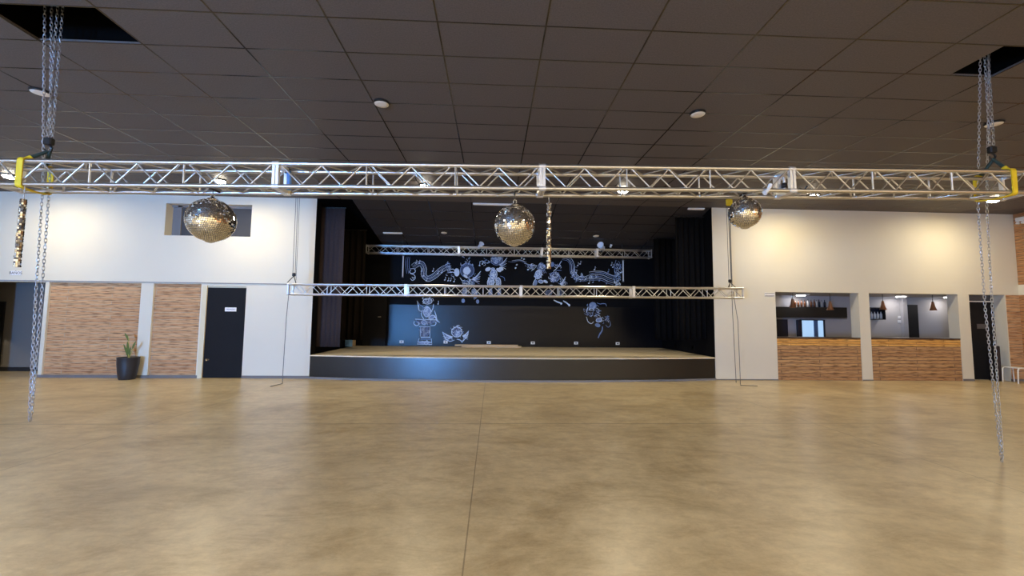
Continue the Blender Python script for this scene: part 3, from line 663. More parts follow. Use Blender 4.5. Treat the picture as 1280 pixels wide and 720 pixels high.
# ------------------------------------------------------------------ mirror balls
def ball(px, py, R, label):
    Y = FY+S/2; C = atY(px, py, Y); zt = fz(C[0])-S
    r = empty('mirror_ball', C, label, 'mirror ball', 'mirror balls under the front truss')
    core = MB(); core.lathe([(max(.0005, (R-.006)*math.sin(PI*i/24)), -(R-.006)*math.cos(PI*i/24)) for i in range(25)], (0, 0, 0), 40)
    part_l('core', core, M['grout'], r)
    mb = MB(); rows = int(PI*R/.0215); g = .0042
    for i in range(2, rows-2):
        t0 = PI*i/rows; t1 = PI*(i+1)/rows; n = max(6, int(2*PI*R*math.sin((t0+t1)/2)/.0205))
        for j in range(n):
            p0 = 2*PI*j/n; p1 = 2*PI*(j+1)/n; tm, pm = (t0+t1)/2, (p0+p1)/2
            nrm = Vector((math.sin(tm)*math.cos(pm), math.sin(tm)*math.sin(pm), math.cos(tm)))
            a = Vector((-math.sin(pm), math.cos(pm), 0)); b = nrm.cross(a)
            nj = (nrm+a*random.gauss(0, .075)+b*random.gauss(0, .075)).normalized(); a2 = (a-nj*a.dot(nj)).normalized(); b2 = nj.cross(a2)
            hw = R*math.sin(tm)*(p1-p0)/2-g/2; hh = R*(t1-t0)/2-g/2; c0 = nrm*(R-.001)
            vs = [c0+a2*(sx*hw)+b2*(sz*hh) for sx, sz in ((-1,-1),(1,-1),(1,1),(-1,1))]; vb = [v-nrm*.004 for v in vs]
            mb.add(vs+vb, [(0,1,2,3),(0,4,5,1),(1,5,6,2),(2,6,7,3),(3,7,4,0)])
    part_l('mirror_facets', mb, M['mirror'], r)
    part_l('top_cap', MB().lathe([(0, R+.03), (.018, R+.03), (.02, R+.012), (.05, R+.004), (.055, R-.008)], n=20), M['chrome'], r)
    part_l('bottom_cap', MB().lathe([(.05, -R+.008), (.045, -R-.004), (.015, -R-.012), (0, -R-.014)], n=20), M['chrome'], r)
    k = 12; part_l('hanging_ring', MB().tube([(.02*math.cos(2*PI*i/k), 0, R+.046+.02*math.sin(2*PI*i/k)) for i in range(k)], .004, 6, closed=True), M['chrome'], r)
    zr = max(R+.07, zt-C[2]-CT); zz = zt-C[2]
    part_l('hanging_wire', MB().tube([(0, 0, R+.06), (0, 0, zz)], .0035, 6).tube([(0, -S/2, zz), (0, S/2, zz)], .012, 8), M['blackm'], r)
    return r
ball(264, 275.5, .243, 'large mirror ball hanging left, before the niche window')
ball(643.3, 281.8, .237, 'mirror ball hanging in the middle before the stage')
ball(931, 266.3, .182, 'small mirror ball hanging right, before the white wall')

# mirror tubes
def mtube(px, y0, y1, Y, label, lean=0.):
    a = atY(px, y0, Y); L = a[2]-atY(px, y1, Y)[2]; R = .027
    r = empty('mirror_tube', (a[0], Y, a[2]-L), label, 'mirror tube', 'mirror mosaic tubes under the front truss')
    part_l('tube_core', MB().lathe([(0, 0), (R-.003, 0), (R-.003, L), (0, L)], n=16), M['grout'], r); mb = MB(); n = 10; rows = int(L/.02)
    for i in range(rows):
        for j in range(n):
            p = 2*PI*(j+.5)/n; nrm = Vector((math.cos(p), math.sin(p), random.gauss(0, .12))).normalized(); nrm = (nrm+Vector((-math.sin(p), math.cos(p), 0))*random.gauss(0, .15)).normalized(); a2 = Vector((-math.sin(p), math.cos(p), 0)); a2 = (a2-nrm*a2.dot(nrm)).normalized(); b2 = nrm.cross(a2)
            c0 = Vector((R*math.cos(p), R*math.sin(p), (i+.5)*L/rows)); vs = [c0+a2*(sx*.0078)+b2*(sz*L/rows*.45) for sx, sz in ((-1,-1),(1,-1),(1,1),(-1,1))]; mb.add(vs, [(0,1,2,3)])
    part_l('mirror_facets', mb, M['mirror'], r)
    zt = fz(a[0])-S-(a[2]-L); part_l('hanging_wire', MB().tube([(0, 0, L-.01), (0, 0, zt)], .004, 6), M['steel'], r)
mtube(686.3, 254, 336, FY+S, 'pale mirror tube hanging right of the middle ball')
mtube(29.5, 249, 334, FY+.0, 'dark mirror tube hanging at the far left end of the truss')

# ------------------------------------------------------------------ chain hoists on the front truss
CYH = FY+S/2
def hoist(xs_load, xs_loop_top, loop, zb, side, hook_px, strap_f, strap_r, words):
    hx, hy, hz = atY(*hook_px, CYH)
    r = empty('load_chain', (hx, CYH, hz), f'double steel load chain going up into the {words} ceiling hole', 'chain')
    mb = MB()
    for dx in xs_load: mb.chain([(hx+dx, CYH, hz+.05), (hx+dx, CYH-.02, 5.6)])
    part('links', mb, M['steel'], r)
    part('hook_block', MB().bbox(hx-.045, hx+.045, CYH-.03, CYH+.03, hz-.02, hz+.07, .012), M['blackm'], r, 'black hook block')
    hk = [(hx+.035*math.sin(t)*1.1, CYH, hz-.055+.035*math.cos(t)) for t in [i*PI*1.5/10 for i in range(11)]]
    part('hook', MB().tube(hk, [.012]*7+[.011, .009, .007, .005], 8), M['blackm'], r)
    # hand chain loop
    zlow = zb; (xa0, xa1), (xb0, xb1) = loop
    r2 = empty('hand_chain', (xa1, CYH+.06, zlow), f'long steel hand chain loop hanging at the {words} nearly to the floor', 'chain')
    pts = [(xa0, CYH-.03, 5.6), (xa0, CYH+.15, 3.2), (xa0*.75+xa1*.25, CYH+.17, 1.9), (xa1, CYH+.17, zlow+.10), ((xa1+xb1)/2, CYH+.17, zlow), (xb1, CYH+.17, zlow+.10), (xb0*.75+xb1*.25, CYH+.17, 1.9), (xb0, CYH+.15, 3.2), (xb0, CYH-.03, 5.6)]
    part('links', MB().chain(pts, .04), M['steel'], r2)
    # slings
    xf = strap_f; xr = strap_r; zf, zr = fz(xf), fz(xr)
    sl = empty('yellow_sling', (xf, FY, zf-S), f'yellow lifting sling wrapped round the {words} end of the big truss', 'sling'); o = CT+.008
    def wrapc(y, z, a0, a1, k=7): return [(y+o*math.cos(a0+(a1-a0)*i/k), z+o*math.sin(a0+(a1-a0)*i/k)) for i in range(k+1)]
    fp = [(xf, y, z) for y, z in wrapc(FY, zf, PI*.25, PI)]+[(xf, y, z) for y, z in wrapc(FY, zf-S, PI, PI*1.5)]
    part('front_band', MB().strap(fp, .062, .012), M['yellow'], sl)
    rp = [(xr, y, z) for y, z in wrapc(FY+S, zr, PI*.75, 0)]+[(xr, y, z) for y, z in wrapc(FY+S, zr-S, 0, -PI*.5)]
    part('rear_band', MB().strap(rp, .062, .012), M['yellow'], sl)
    part('under_band', MB().strap([(xf, FY, zf-S-o), ((xf+xr)/2, FY+S/2, (zf+zr)/2-S-o-.01), (xr, FY+S, zr-S-o)], .05, .012), M['yellow'], sl)
    m1 = [(xf, FY+.03, zf+o-.005), (xf+(hx-xf)*.22, FY+.03+(CYH-FY-.03)*.22, zf+o+(hz-.08-zf-o)*.22), (hx, CYH, hz-.085)]
    part('front_leg', MB().tube(m1, [.024, .02, .016], 8), M['green'], sl, 'dark green leg up to the hook')
    part('rear_leg', MB().tube([(xr, FY+S-.03, zr+o-.005), (hx+.02, CYH, hz-.085)], [.022, .016], 8), M['green'], sl, 'dark green leg up to the hook')
    part('leg_sleeve', MB().tube([m1[0], m1[1]], [.03, .026], 10), M['yellow'], sl, 'yellow sleeve on the front leg')
xf = atY(28.5, 214, FY)[0]; xr = atY(59, 224, FY+S)[0]
L1 = [atY(47, 165, CYH)[0], atY(54, 165, CYH)[0]]
hoist((-.025, .03), None, ((atY(52, 245, CYH+.15)[0], atY(34.5, 540, CYH+.17)[0]), (atY(60.5, 245, CYH+.15)[0], atY(37.5, 540, CYH+.17)[0])), .50, -1*.6, (61, 180), xf, xr, 'left')
xf = atY(1263.5, 224, FY)[0]; xr = atY(1224, 240, FY+S)[0]
hoist((-.02, .03), None, ((atY(1222, 250, CYH+.15)[0], atY(1250.5, 565, CYH+.17)[0]), (atY(1233, 250, CYH+.15)[0], atY(1253, 565, CYH+.17)[0])), .012, 1*.6, (1240, 190), xf, xr, 'right')

# ------------------------------------------------------------------ ropes of the low truss
def drop(xt, pts_floor, words, tailpts):
    zt = LZ; yc = LY+S/2
    r = empty('hoist_rope', (xt, yc, zt), f'thin steel hoist ropes holding the {words} end of the low truss', 'rope')
    part('rope', MB().tube([(xt-.03, yc, zt+.28), (xt-.045, yc, H-.004)], .007, 6).tube([(xt+.03, yc, zt+.28), (xt+.0, yc, H-.004)], .007, 6).tube([(xt+.06, yc, zt+.1), (xt+.05, yc, H-.004)], .006, 6), M['wire'], r)
    part('hook_block', MB().bbox(xt-.04, xt+.04, yc-.03, yc+.03, zt+.2, zt+.29, .012), M['blackm'], r, 'black hook block')
    part('bridle', MB().tube([(xt-.10, yc-S/2, zt+CT), (xt, yc, zt+.21)], .010, 6).tube([(xt+.12, yc-S/2, zt+CT), (xt, yc, zt+.21)], .010, 6).tube([(xt, yc+S/2, zt+CT), (xt, yc, zt+.21)], .010, 6), M['blackm'], r)
    r2 = empty('control_cable', tailpts[-1], f'thin dark cable from the {words} end of the low truss lying on the floor', 'cable')
    part('cable', MB().tube([(xt-.02, yc-.16, zt-.05)]+pts_floor+tailpts, .008, 6), M['wire'], r2)
    return r
a = atY(364, 352, LY)[0]; f1 = atZ(353, 479.5, .012); f2 = atZ(338, 483, .012)
drop(a, [(a-.06, LY-.03, 1.7), (f1[0], f1[1], .35), (f1[0], f1[1], .05)], 'left', [f1, ((f1[0]+f2[0])/2, (f1[1]+f2[1])/2+.02, .012), f2])
a = atY(916, 352, LY)[0]; f1 = atZ(925.5, 481.5, .012); f2 = atZ(947, 482.5, .012)
drop(a, [(a+.09, LY-.03, 1.7), (f1[0], f1[1], .35), (f1[0], f1[1], .05)], 'right', [f1, ((f1[0]+f2[0])/2, (f1[1]+f2[1])/2+.02, .012), f2])
# second strand at the right, down to the floor
f1 = atZ(929, 481, .012)
single('control_cable', MB().tube([(a+.14, LY+S+.05, H-.004), (a+.15, LY+S+.05, 2.0), (f1[0]+.02, LY+S+.04, .012)], .008, 6), M['wire'], (a+.15, LY+S, 0), 'thin dark cable hanging straight to the floor right of the low truss', 'cable')

# ------------------------------------------------------------------ ceiling lights
def downlight(name, P, lit, label, group, r=.11, dome=0.):
    o = empty(name, P, label, 'ceiling light', group)
    part_l('housing', MB().lathe([(0, 0), (r*1.12, 0), (r*1.12, -.02), (r*1.02, -.035), (r, -.03)], n=28), M['blackm'], o)
    part_l('diffuser', MB().lathe([(r*1.0, -.026), (r*.97, -.034-dome*.3), (r*.6, -.038-dome*.85), (0, -.039-dome)], n=28), M['lamp_on'] if lit else M['lamp_off'], o)
    return o
off_lab = ['unlit round ceiling light beside the left hoist chains', 'unlit round ceiling light left of centre before the truss', 'unlit round ceiling light right of centre before the truss', 'unlit round ceiling light beside the right hoist chains']
for x, lab in zip((-6.77, -1.76, 3.22, 8.21), off_lab): downlight('ceiling_light', (x, 6.26, H), False, lab, 'unlit ceiling lights')
on_lab = ['lit ceiling light at the far left, seen through the big truss', 'lit ceiling light above the left mirror ball', 'lit ceiling light above the stage, left of its middle', 'lit ceiling light above the stage, right of its middle', 'lit ceiling light above the first bar opening', 'lit ceiling light at the far right by the yellow sling']
WARM = (1, .85, .56); WP = 35
def lampat(P, e, col=WARM, r=.1):
    l = light('lamp', 'AREA', P, e, col, shape='DISK', size=2*r); return l
for x, lab in zip((-11.6, -6.72, -1.75, 3.27, 8.29, 13.27), on_lab):
    downlight('ceiling_light', (x, 10.25, H), True, lab, 'lit ceiling lights along the stage wall', .125, .055); lampat((x, 10.25, H-.10), WP)
# rows further back in the hall, over and behind the photographer
for y in (-2., -6.):
    for x in (-11.6, -6.72, -1.75, 3.27, 8.29, 13.27):
        downlight('ceiling_light', (x, y, H), True, 'lit round ceiling light over the near part of the hall', 'lit ceiling lights over the near hall'); lampat((x, y, H-.045), 30 if y > -4 else 200, (1, .88, .66))
for (px, py), lab in zip(((555, 290), (745, 294)), ('small unlit light in the stage ceiling left of the mirror ball', 'small unlit light in the stage ceiling right of the mirror tube')):
    d = ray(px, py); t = (H+SLOPE*W-HC)/(d[2]+SLOPE*d[1]); P = d*t+np.array([0, 0, HC])
    o = downlight('stage_ceiling_light', tuple(P), False, lab, 'unlit stage ceiling lights', .10); o.rotation_euler = (-math.atan(SLOPE), 0, 0)
# slim white strip fixtures in the stage ceiling
def slope_pt(px, py): d = ray(px, py); t = (H+SLOPE*W-HC)/(d[2]+SLOPE*d[1]); return d*t+np.array([0, 0, HC])
for (p0, p1), lab in zip((((591, 251.5), (645, 252.5)), ((479, 290.5), (503, 291)), ((862, 258), (881, 260))), ('slim white strip light in the stage ceiling beside the middle mirror ball', 'slim white strip light in the stage ceiling near its left wing', 'slim white strip light in the stage ceiling at the right')):
    a, b = slope_pt(*p0), slope_pt(*p1); y = max(W+.07, (a[1]+b[1])/2)
    o = empty('strip_light', ((a[0]+b[0])/2, y, zc(y)), lab, 'strip light'); h = (b[0]-a[0])/2
    part_l('housing', MB().bbox(-h, h, -.04, .04, -.035, 0, .006), M['plastic'], o); part_l('diffuser', MB().bbox(-h+.03, h-.03, -.028, .028, -.045, -.033, .004), M['lamp_off'], o); o.rotation_euler = (-math.atan(SLOPE), 0, 0)

# fixtures clamped to trusses
def spotlight(px, py, Y, yaw, pitch, m, label, s=1.):
    P = atY(px, py, Y); o = empty('stage_spotlight', P, label, 'spotlight'); o.rotation_euler = (0, 0, yaw)
    body = part_l('lamp_body', MB().lathe([(0, -.13*s), (.05*s, -.125*s), (.075*s, -.08*s), (.08*s, .06*s), (.11*s, .13*s), (.105*s, .13*s), (.06*s, .05*s), (0, .04*s)], n=20), m, o); body.rotation_euler = (pitch, 0, 0)
    part_l('yoke', MB().strap([(-.1*s, 0, 0), (-.1*s, 0, -.13*s), (.1*s, 0, -.13*s), (.1*s, 0, 0)], .03*s, .008, (0, 1, 0)), m, o)
    part_l('clamp', MB().bbox(-.03*s, .03*s, -.025, .025, -.19*s, -.125*s, .006), M['blackm'], o)
    return o
spotlight(600.5, 307, RY, .5, 1.0, M['spot'], 'small white spotlight on the rear truss left of the mirror ball', .85)
spotlight(752, 308.5, RY, -.6, 1.2, M['spot'], 'white spotlight on the rear truss, larger of the two there', 1.1)
spotlight(763.5, 307.5, RY, .9, .4, M['spot'], 'tiny white lamp at the right of the larger rear spotlight', .45)
# clamp with blue strap on the big truss, black clamp to the right
x = atY(361, 215, FY+S)[0]
o = empty('strap_clamp', (x, FY+S, fz(x)), 'clamp with a blue strap hanging inside the big truss', 'clamp')
part('clamp', MB().bbox(x-.04, x+.03, FY+S-.05, FY+S+.04, fz(x)-.03, fz(x)+.04, .012), M['blackm'], o)
part('strap', MB().strap([(x+.02, FY+S-.04, fz(x)), (x+.035, FY+S-.045, fz(x)-.13), (x+.03, FY+S-.04, fz(x)-S+.02)], .05, .01), M['strapblue'], o, 'blue strap')
part('strap_end', MB().strap([(x+.03, FY+S-.04, fz(x)-S+.02), (x+.02, FY+S-.045, fz(x)-S-.03)], .055, .012), M['cream'], o, 'cream strap end')
x = atY(977, 235, FY+S)[0]
o = empty('pipe_clamp', (x, FY+S, fz(x)), 'black and grey pipe clamp on the right of the big truss', 'clamp')
part('jaw', MB().bbox(x-.05, x+.03, FY+S-.045, FY+S+.045, fz(x)-.04, fz(x)+.04, .012), M['alup'], o)
part('stem', MB().tube([(x, FY+S-.05, fz(x)-.02), (x, FY+S-.05, fz(x)-.2)], .016, 8), M['alup'], o)
part('knob', MB().lathe([(0, -.03), (.03, -.03), (.034, 0), (.03, .03), (0, .03)], (x, FY+S-.05, fz(x)-.13), 14), M['blackm'], o)
part('hook', MB().tube([(x+.04, FY+.02, fz(x)-S+.03), (x+.09, FY-.0, fz(x)-S-.01+.02), (x+.10, FY-.03, fz(x)-S+.05)], .012, 8), M['blackm'], o)
x = atY(958, 238, FY)[0]
o = empty('small_lamp', (x, FY, fz(x)-S), 'small white lamp on the lower chord right of the small mirror ball', 'lamp')
part('lamp_body', MB().tube([(x+.02, FY-.045, fz(x)-S+.06), (x-.02, FY-.05, fz(x)-S-.02)], .022, 10), M['plastic'], o)
part('lamp_head', MB().tube([(x-.018, FY-.05, fz(x)-S-.018), (x-.06, FY-.055, fz(x)-S-.05)], [.02, .03], 10), M['plastic'], o)
x, y, z = atY(911.5, 253, LY)
single('pulley', MB().bbox(x-.09, x+.09, y-.04, y+.04, z-.1, z+.1, .03).tube([(x, y, z+.09), (x, y, H-.002)], .015, 8), M['yellow'], (x, y, z), 'yellow pulley block beside the small mirror ball', 'pulley')

# ------------------------------------------------------------------ planter
P = atZ(150.5, 475.5, 0); X, Y = P[0], P[1]+.19
o = empty('potted_plant', (X, Y, 0), 'sparse young plant in a tall black pot by the brick panel', 'plant')
part_l('pot', MB().lathe([(0, .004), (.165, 0), (.175, .015), (.205, .2), (.228, .40), (.232, .55), (.24, .565), (.236, .58), (.215, .575), (.205, .53), (0, .52)], n=36), M['pot'], o)
part_l('soil', MB().lathe([(.205, .535), (.1, .55), (0, .552)], n=24), M['soil'], o)
def leaf(p0, p1, w, bend):
    a, b = Vector(p0), Vector(p1); d = b-a; side = d.cross(Vector((0, 1, .2))).normalized(); n = 8; vs = []; fs = []
    for i in range(n+1):
        t = i/n; c = a+d*t+Vector((bend*t*t, 0, -abs(bend)*t*t*.3)); h = w*math.sin(PI*min(1, .12+t*.88))**.8; q = Vector((0, -.25*h, 0))
        vs += [c-side*h, c+q, c+side*h]
    for i in range(n):
        for k in (0, 1): fs.append((i*3+k, i*3+k+1, i*3+k+4, i*3+k+3))
    m = MB(); m.add(vs, fs, True); m.add([(v[0], v[1]+.003, v[2]) for v in vs], [tuple(reversed(f)) for f in fs], True); return m
part_l('stalk', MB().tube([(.0, 0, .53), (-.01, 0, .8), (-.03, 0, 1.02), (-.05, 0, 1.12)], [.012, .01, .008, .005], 8).tube([(.01, 0, .54), (.07, .01, .75), (.11, 0, .9)], [.01, .008, .005], 8), M['stalk'], o)
for p0, p1, w, bd in (((0, 0, .56), (-.12, -.02, .93), .032, -.02), ((-.01, 0, .6), (-.03, -.04, 1.0), .035, .0), ((-.03, 0, 1.0), (-.12, 0, 1.22), .03, -.03), ((.08, 0, .8), (.14, -.01, 1.0), .024, .02), ((.0, .01, .57), (.03, -.02, .86), .024, .02)):
    part_l('leaf', leaf(p0, p1, w, bd), M['leaf'], o)

# ------------------------------------------------------------------ bar counters
CZ = 1.235
def counter(x0, x1, label):
    o = empty('bar_counter', ((x0+x1)/2, W+.03, 0), label, 'bar counter', 'brick bar counters in the right openings')
    part('brick_base', MB().box(x0+.004, x1-.004, W+.012, W+T+.1, 0, CZ-.24), M['brick_bar'], o)
    part('top_course', MB().box(x0+.004, x1-.004, W+.004, W+T+.1, CZ-.24, CZ-.035), M['soldier'], o, 'brighter upper course of bricks')
    part('countertop', MB().bbox(x0+.002, x1-.002, W-.01, W+T+.2, CZ-.035, CZ, .008), M['tan'], o, 'dark countertop')
counter(*B1, 'brick bar counter in the left of the two openings')
counter(*B2, 'brick bar counter in the right of the two openings')
# pendants
def pendant(px, yb, label):
    Y = 12.35; P = atY(px, yb, Y); o = empty('pendant_lamp', P, label, 'pendant lamp', 'copper pendant lamps over the bar')
    part_l('shade', MB().lathe([(.095, 0), (.085, .02), (.06, .09), (.042, .18), (.03, .25), (.02, .27), (0, .272), ], n=22).lathe([(.093, 0), (.057, .09), (.026, .24)], n=22), M['copper'], o)
    part_l('bulb', MB().lathe([(0, .01), (.035, .03), (.045, .06), (.03, .1), (0, .14)], n=14), M['lamp_off'], o)
    part_l('cord', MB().tube([(0, 0, .26), (0, 0, BZ-P[2])], .008, 6), M['blackm'], o)
    part_l('ceiling_cup', MB().lathe([(0, BZ-P[2]-.02), (.06, BZ-P[2]-.02), (.065, BZ-P[2])], n=16), M['blackm'], o)
pendant(991, 384.5, 'copper pendant lamp at the left of the left bar opening'); pendant(1038, 387.5, 'copper pendant lamp at the right of the left bar opening')
pendant(1104, 387, 'copper pendant lamp at the left of the right bar opening'); pendant(1166.5, 388, 'copper pendant lamp at the right of the right bar opening')
# bar downlights
for (px, py), lab in zip(((982.5, 370.3), (1108.5, 371.5), (1172.5, 372)), ('lit round light in the left bar ceiling', 'lit round light left in the right bar ceiling', 'lit round light right in the right bar ceiling')):
    P = atZ(px, py, BZ); o = downlight('bar_ceiling_light', (P[0], min(P[1], 13.9), BZ), False, lab, 'lit lights in the bar ceiling', .12); o.children[1].data.materials[0] = M['lamp_bar']
    lampat((P[0], min(P[1], 13.9), BZ-.05), 3.6, (1, .95, .92))
P = atZ(1009, 367.5, BZ); o = empty('smoke_detector', (P[0], min(P[1], 13.8), BZ), 'small white smoke detector in the left bar ceiling', 'smoke detector')
part_l('housing', MB().lathe([(0, -.05), (.05, -.045), (.07, -.02), (.075, 0)], n=20), M['plastic'], o); part_l('base_ring', MB().lathe([(.075, -.012), (.09, -.01), (.09, 0)], n=20), M['plastic'], o)
# shelf with bottles
SY = 14.0
a = atY(969, 383.3, SY); b = atY(1059.5, 397.5, SY)
sh = empty('wall_shelf', ((a[0]+b[0])/2, SY, b[2]), 'long black shelf box across the left bar opening', 'shelf')
part('shelf_box', MB().bbox(7.62, b[0], SY, BY, b[2], a[2], .006), M['beam'], sh); part('lower_rail', MB().box(7.62, b[0], SY+.02, BY, b[2]-.05, b[2]-.012), M['kerb'], sh, 'grey rail under the box')
bots = [(990, 'c', .3), (994, 'b', .27), (998, 'b', .25), (1002, 'b', .26), (1006, 'b', .25), (1010, 'c', .28), (1014, 'b', .26), (1018, 'b', .27), (1021, 'c', .25), (1024, 'd', .27), (1027, 'c', .24), (1031, 'd', .26)]
def bottle(P, h, m, label, grp):
    o = empty('bottle', P, label, 'bottle', grp); r = .036
    part_l('glass', MB().lathe([(0, 0), (r, .004), (r, h*.58), (r*.8, h*.68), (r*.36, h*.76), (r*.34, h*.93), (0, h*.93)], n=14), m, o)
    part_l('cap', MB().lathe([(0, h*.92), (r*.4, h*.92), (r*.4, h), (0, h)], n=12), M['ink'], o); return o
for k, (x, t, h) in enumerate(bots):
    P = atY(x, 383, SY+.1); col = {'b': 'brown', 'c': 'clear', 'd': 'dark blue'}[t]
    lab = f'{col} bottle on the black bar shelf, ' + ('leftmost of the row' if k == 0 else 'rightmost of the row' if k == len(bots)-1 else ['second','third','fourth','fifth','sixth','seventh','eighth','ninth','tenth','eleventh'][k-1]+' from the left')
    bottle((P[0], SY+.1, a[2]+.001), h, M[{'b': 'glassb', 'c': 'glassc', 'd': 'glassd'}[t]], lab, 'bottles on the black bar shelf')
# glowing pane for a mirrored window, with blue curtains and dark panels below the shelf
P0 = atY(1001, 400, BY); P1 = atY(1029, 420, BY); zt = atY(1010, 399.5, BY)[2]
wfm = MB(); wfm.box(P0[0]-.05, P0[0], BY-.05, BY, .95, zt); wfm.box(P1[0], P1[0]+.05, BY-.05, BY, .95, zt); wfm.box(P0[0]-.05, P1[0]+.05, BY-.05, BY, zt-.03, zt); wfm.box(P0[0]-.05, P1[0]+.05, BY-.05, BY, .90, .95)
w2 = struct('window_reflection', wfm, M['navy'], 'glowing bluish pane standing in for a window mirrored at the back of the bar'); MB().box(P0[0], P1[0], BY-.02, BY-.005, .95, zt-.03).build('pane', M['refl_glow'], w2)
xm = atY(1019, 410, BY)[0]; MB().box(xm-.07, xm+.07, BY-.045, BY-.02, .95, zt-.03).build('mullion', M['bluefab'], w2)
x0 = atY(971, 410, BY)[0]; x1 = atY(984, 410, BY)[0]; struct('door_6', MB().box(x0, x1, BY-.04, BY, .02, zt), M['navy'], 'dark navy door at the back of the bar')
x0 = atY(995, 410, BY)[0]; single('hanging_curtain', MB().bbox(x0, P0[0]-.06, BY-.07, BY-.01, .6, zt-.01, .01), M['navy'], (x0, BY, .6), 'narrow navy curtain beside the glowing bar pane', 'curtain')
# right bar: wire rack with white bottles, dark doorway, switches
a = atY(1086, 385, SY+.05); b = atY(1106.5, 399, SY+.05)
rk = empty('bottle_rack', ((a[0]+b[0])/2, SY+.05, b[2]), 'black wall rack of white bottles in the right bar opening', 'rack')
part('frame', MB().box(a[0], b[0], SY+.02, BY, b[2]-.02, b[2]).box(a[0], b[0], SY+.02, BY, a[2]-.02, a[2]+.02).box(b[0]-.02, b[0], SY+.02, BY, b[2], a[2]).box(a[0]-.02, a[0], SY+.02, BY, b[2], a[2]), M['blackm'], rk)
part('back_panel', MB().box(a[0], b[0], BY-.02, BY-.002, b[2], a[2]), M['navy'], rk)
for k in range(5):
    x = a[0]+.06+k*(b[0]-a[0]-.12)/4
    lab = ['leftmost', 'second from the left', 'middle one', 'second from the right', 'rightmost'][k]+' of the white bottles in the black wall rack'
    q = bottle((x, SY+.14, b[2]+.001), .28, M['plastic'], lab, 'white bottles in the wall rack')
x0 = atY(1131, 400, BY)[0]; x1 = atY(1147, 400, BY)[0]; z = atY(1139, 381, BY)[2]
struct('door_7', MB().box(x0, x1, BY-.03, BY, .02, z), M['black'], 'dark doorway at the back of the right bar'); struct('trim_3', MB().box(x0-.16, x0, BY-.12, BY, .02, BZ), M['bargrey'], 'wall edge beside the dark bar doorway')
for y, lab in ((396.6, 'white switch plate by the dark bar doorway, upper one'), (402, 'white switch plate by the dark bar doorway, lower one')):
    P = atY(1124.5, y, BY); o = empty('switch_plate', P, lab, 'switch', 'switch plates in the bar')
    part_l('plate', MB().bbox(-.07, .07, -.014, 0, -.05, .05, .004), M['plastic'], o); part_l('rocker', MB().bbox(-.04, .04, -.019, -.013, -.025, .025, .003), M['paper'], o)
# vent left of the bar openings
a = atY(955.5, 365.8, W); b = atY(968, 370.6, W)
o = empty('wall_vent', ((a[0]+b[0])/2, W, b[2]), 'small white slotted vent left of the bar openings', 'vent')
part('frame', MB().bbox(a[0], b[0], W-.012, W, b[2], a[2], .004), M['paper'], o); part('slats', MB().box(a[0]+.01, b[0]-.01, W-.016, W-.011, a[2]-.035, a[2]-.015).box(a[0]+.01, b[0]-.01, W-.016, W-.011, b[2]+.015, b[2]+.03), M['kerb'], o)
# narrow black column box by the right door
a = atZ(1246.5, 476.5, 0); b = atZ(1253, 476.5, 0); h = atY(1249, 432.5, a[1])[2]
o = empty('column_speaker', ((a[0]+b[0])/2, a[1], 0), 'narrow black upright column beside the black door at right', 'speaker')
part('cabinet', MB().bbox(a[0], b[0], a[1], a[1]+.17, .02, h, .01), M['blackm'], o); part('front_grille', MB().bbox(a[0]+.012, b[0]-.012, a[1]-.008, a[1]+.001, .06, h-.03, .004), M['curtain'], o); part('base_plate', MB().bbox(a[0]-.02, b[0]+.02, a[1]-.02, a[1]+.2, 0, .02, .006), M['blackm'], o)
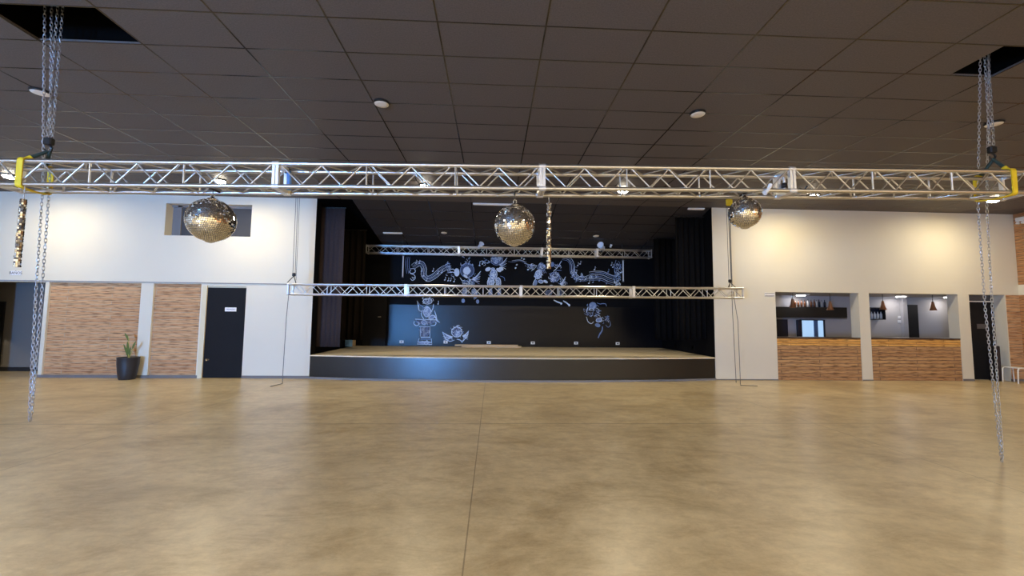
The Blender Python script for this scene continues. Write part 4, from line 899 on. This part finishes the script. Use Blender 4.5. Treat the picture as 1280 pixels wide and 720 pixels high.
# white tubular stool at the right edge
a = atZ(1267.5, 478.8, 0); top = atY(1272, 460, a[1])[2]
o = empty('tubular_stool', (a[0]+.2, a[1], 0), 'white tubular metal stool against the right brick wall', 'stool'); w = .36; d = .36
for dy in (0, d):
    part('leg_frame', MB().tube([(a[0], a[1]+dy-.1, 0), (a[0]+.02, a[1]+dy-.1, top-.05), (a[0]+.05, a[1]+dy-.1, top-.012), (a[0]+.09, a[1]+dy-.1, top), (a[0]+w-.09, a[1]+dy-.1, top), (a[0]+w-.05, a[1]+dy-.1, top-.012), (a[0]+w-.02, a[1]+dy-.1, top-.05), (a[0]+w, a[1]+dy-.1, 0)], .016, 10), M['plastic'], o)
part('seat', MB().bbox(a[0]+.03, a[0]+w-.03, a[1]-.1, a[1]+d-.1, top-.01, top+.018, .008), M['plastic'], o)
# emergency light on the right wall
P = atX(1277, 274, XR+.008)
o = empty('emergency_light', P, 'white emergency light high on the right brick wall', 'emergency light')
part_l('housing', MB().bbox(-.07, 0, -.11, .11, -.06, .06, .012), M['plastic'], o)
for yy in (-.06, .06):
    q = MB().lathe([(0, .045), (.025, .04), (.04, .015), (.043, -.025), (0, -.03)], n=16).build('lamp_head', M['paper'], o); q.location = (-.05, yy, -.11); q.rotation_euler = (0, .5, 0)

# ------------------------------------------------------------------ light, world, camera
wd = bpy.data.worlds.new('world'); SC.world = wd; wd.use_nodes = True
bg = wd.node_tree.nodes['Background']; bg.inputs[0].default_value = (.6, .7, 1, 1); bg.inputs[1].default_value = .02
cam = bpy.data.cameras.new('camera'); co = bpy.data.objects.new('camera', cam); COL.objects.link(co)
cam.sensor_fit = 'HORIZONTAL'; cam.sensor_width = 36; cam.lens = F/1280*36; cam.clip_start = .05; cam.clip_end = 100
R = Matrix(((RT[0], UP[0], -FW[0]), (RT[1], UP[1], -FW[1]), (RT[2], UP[2], -FW[2])))
co.matrix_world = Matrix.Translation((0, 0, HC)) @ R.to_4x4()
SC.camera = co
vs = SC.view_settings; SC.display_settings.display_device = 'sRGB'
vs.view_transform = 'Standard'; vs.look = 'None'; vs.gamma = 1; vs.use_curve_mapping = False; vs.exposure = 1.0
cy_ = SC.cycles; cy_.use_denoising = True; cy_.max_bounces = 10; cy_.diffuse_bounces = 5; cy_.glossy_bounces = 5; cy_.sample_clamp_indirect = 10
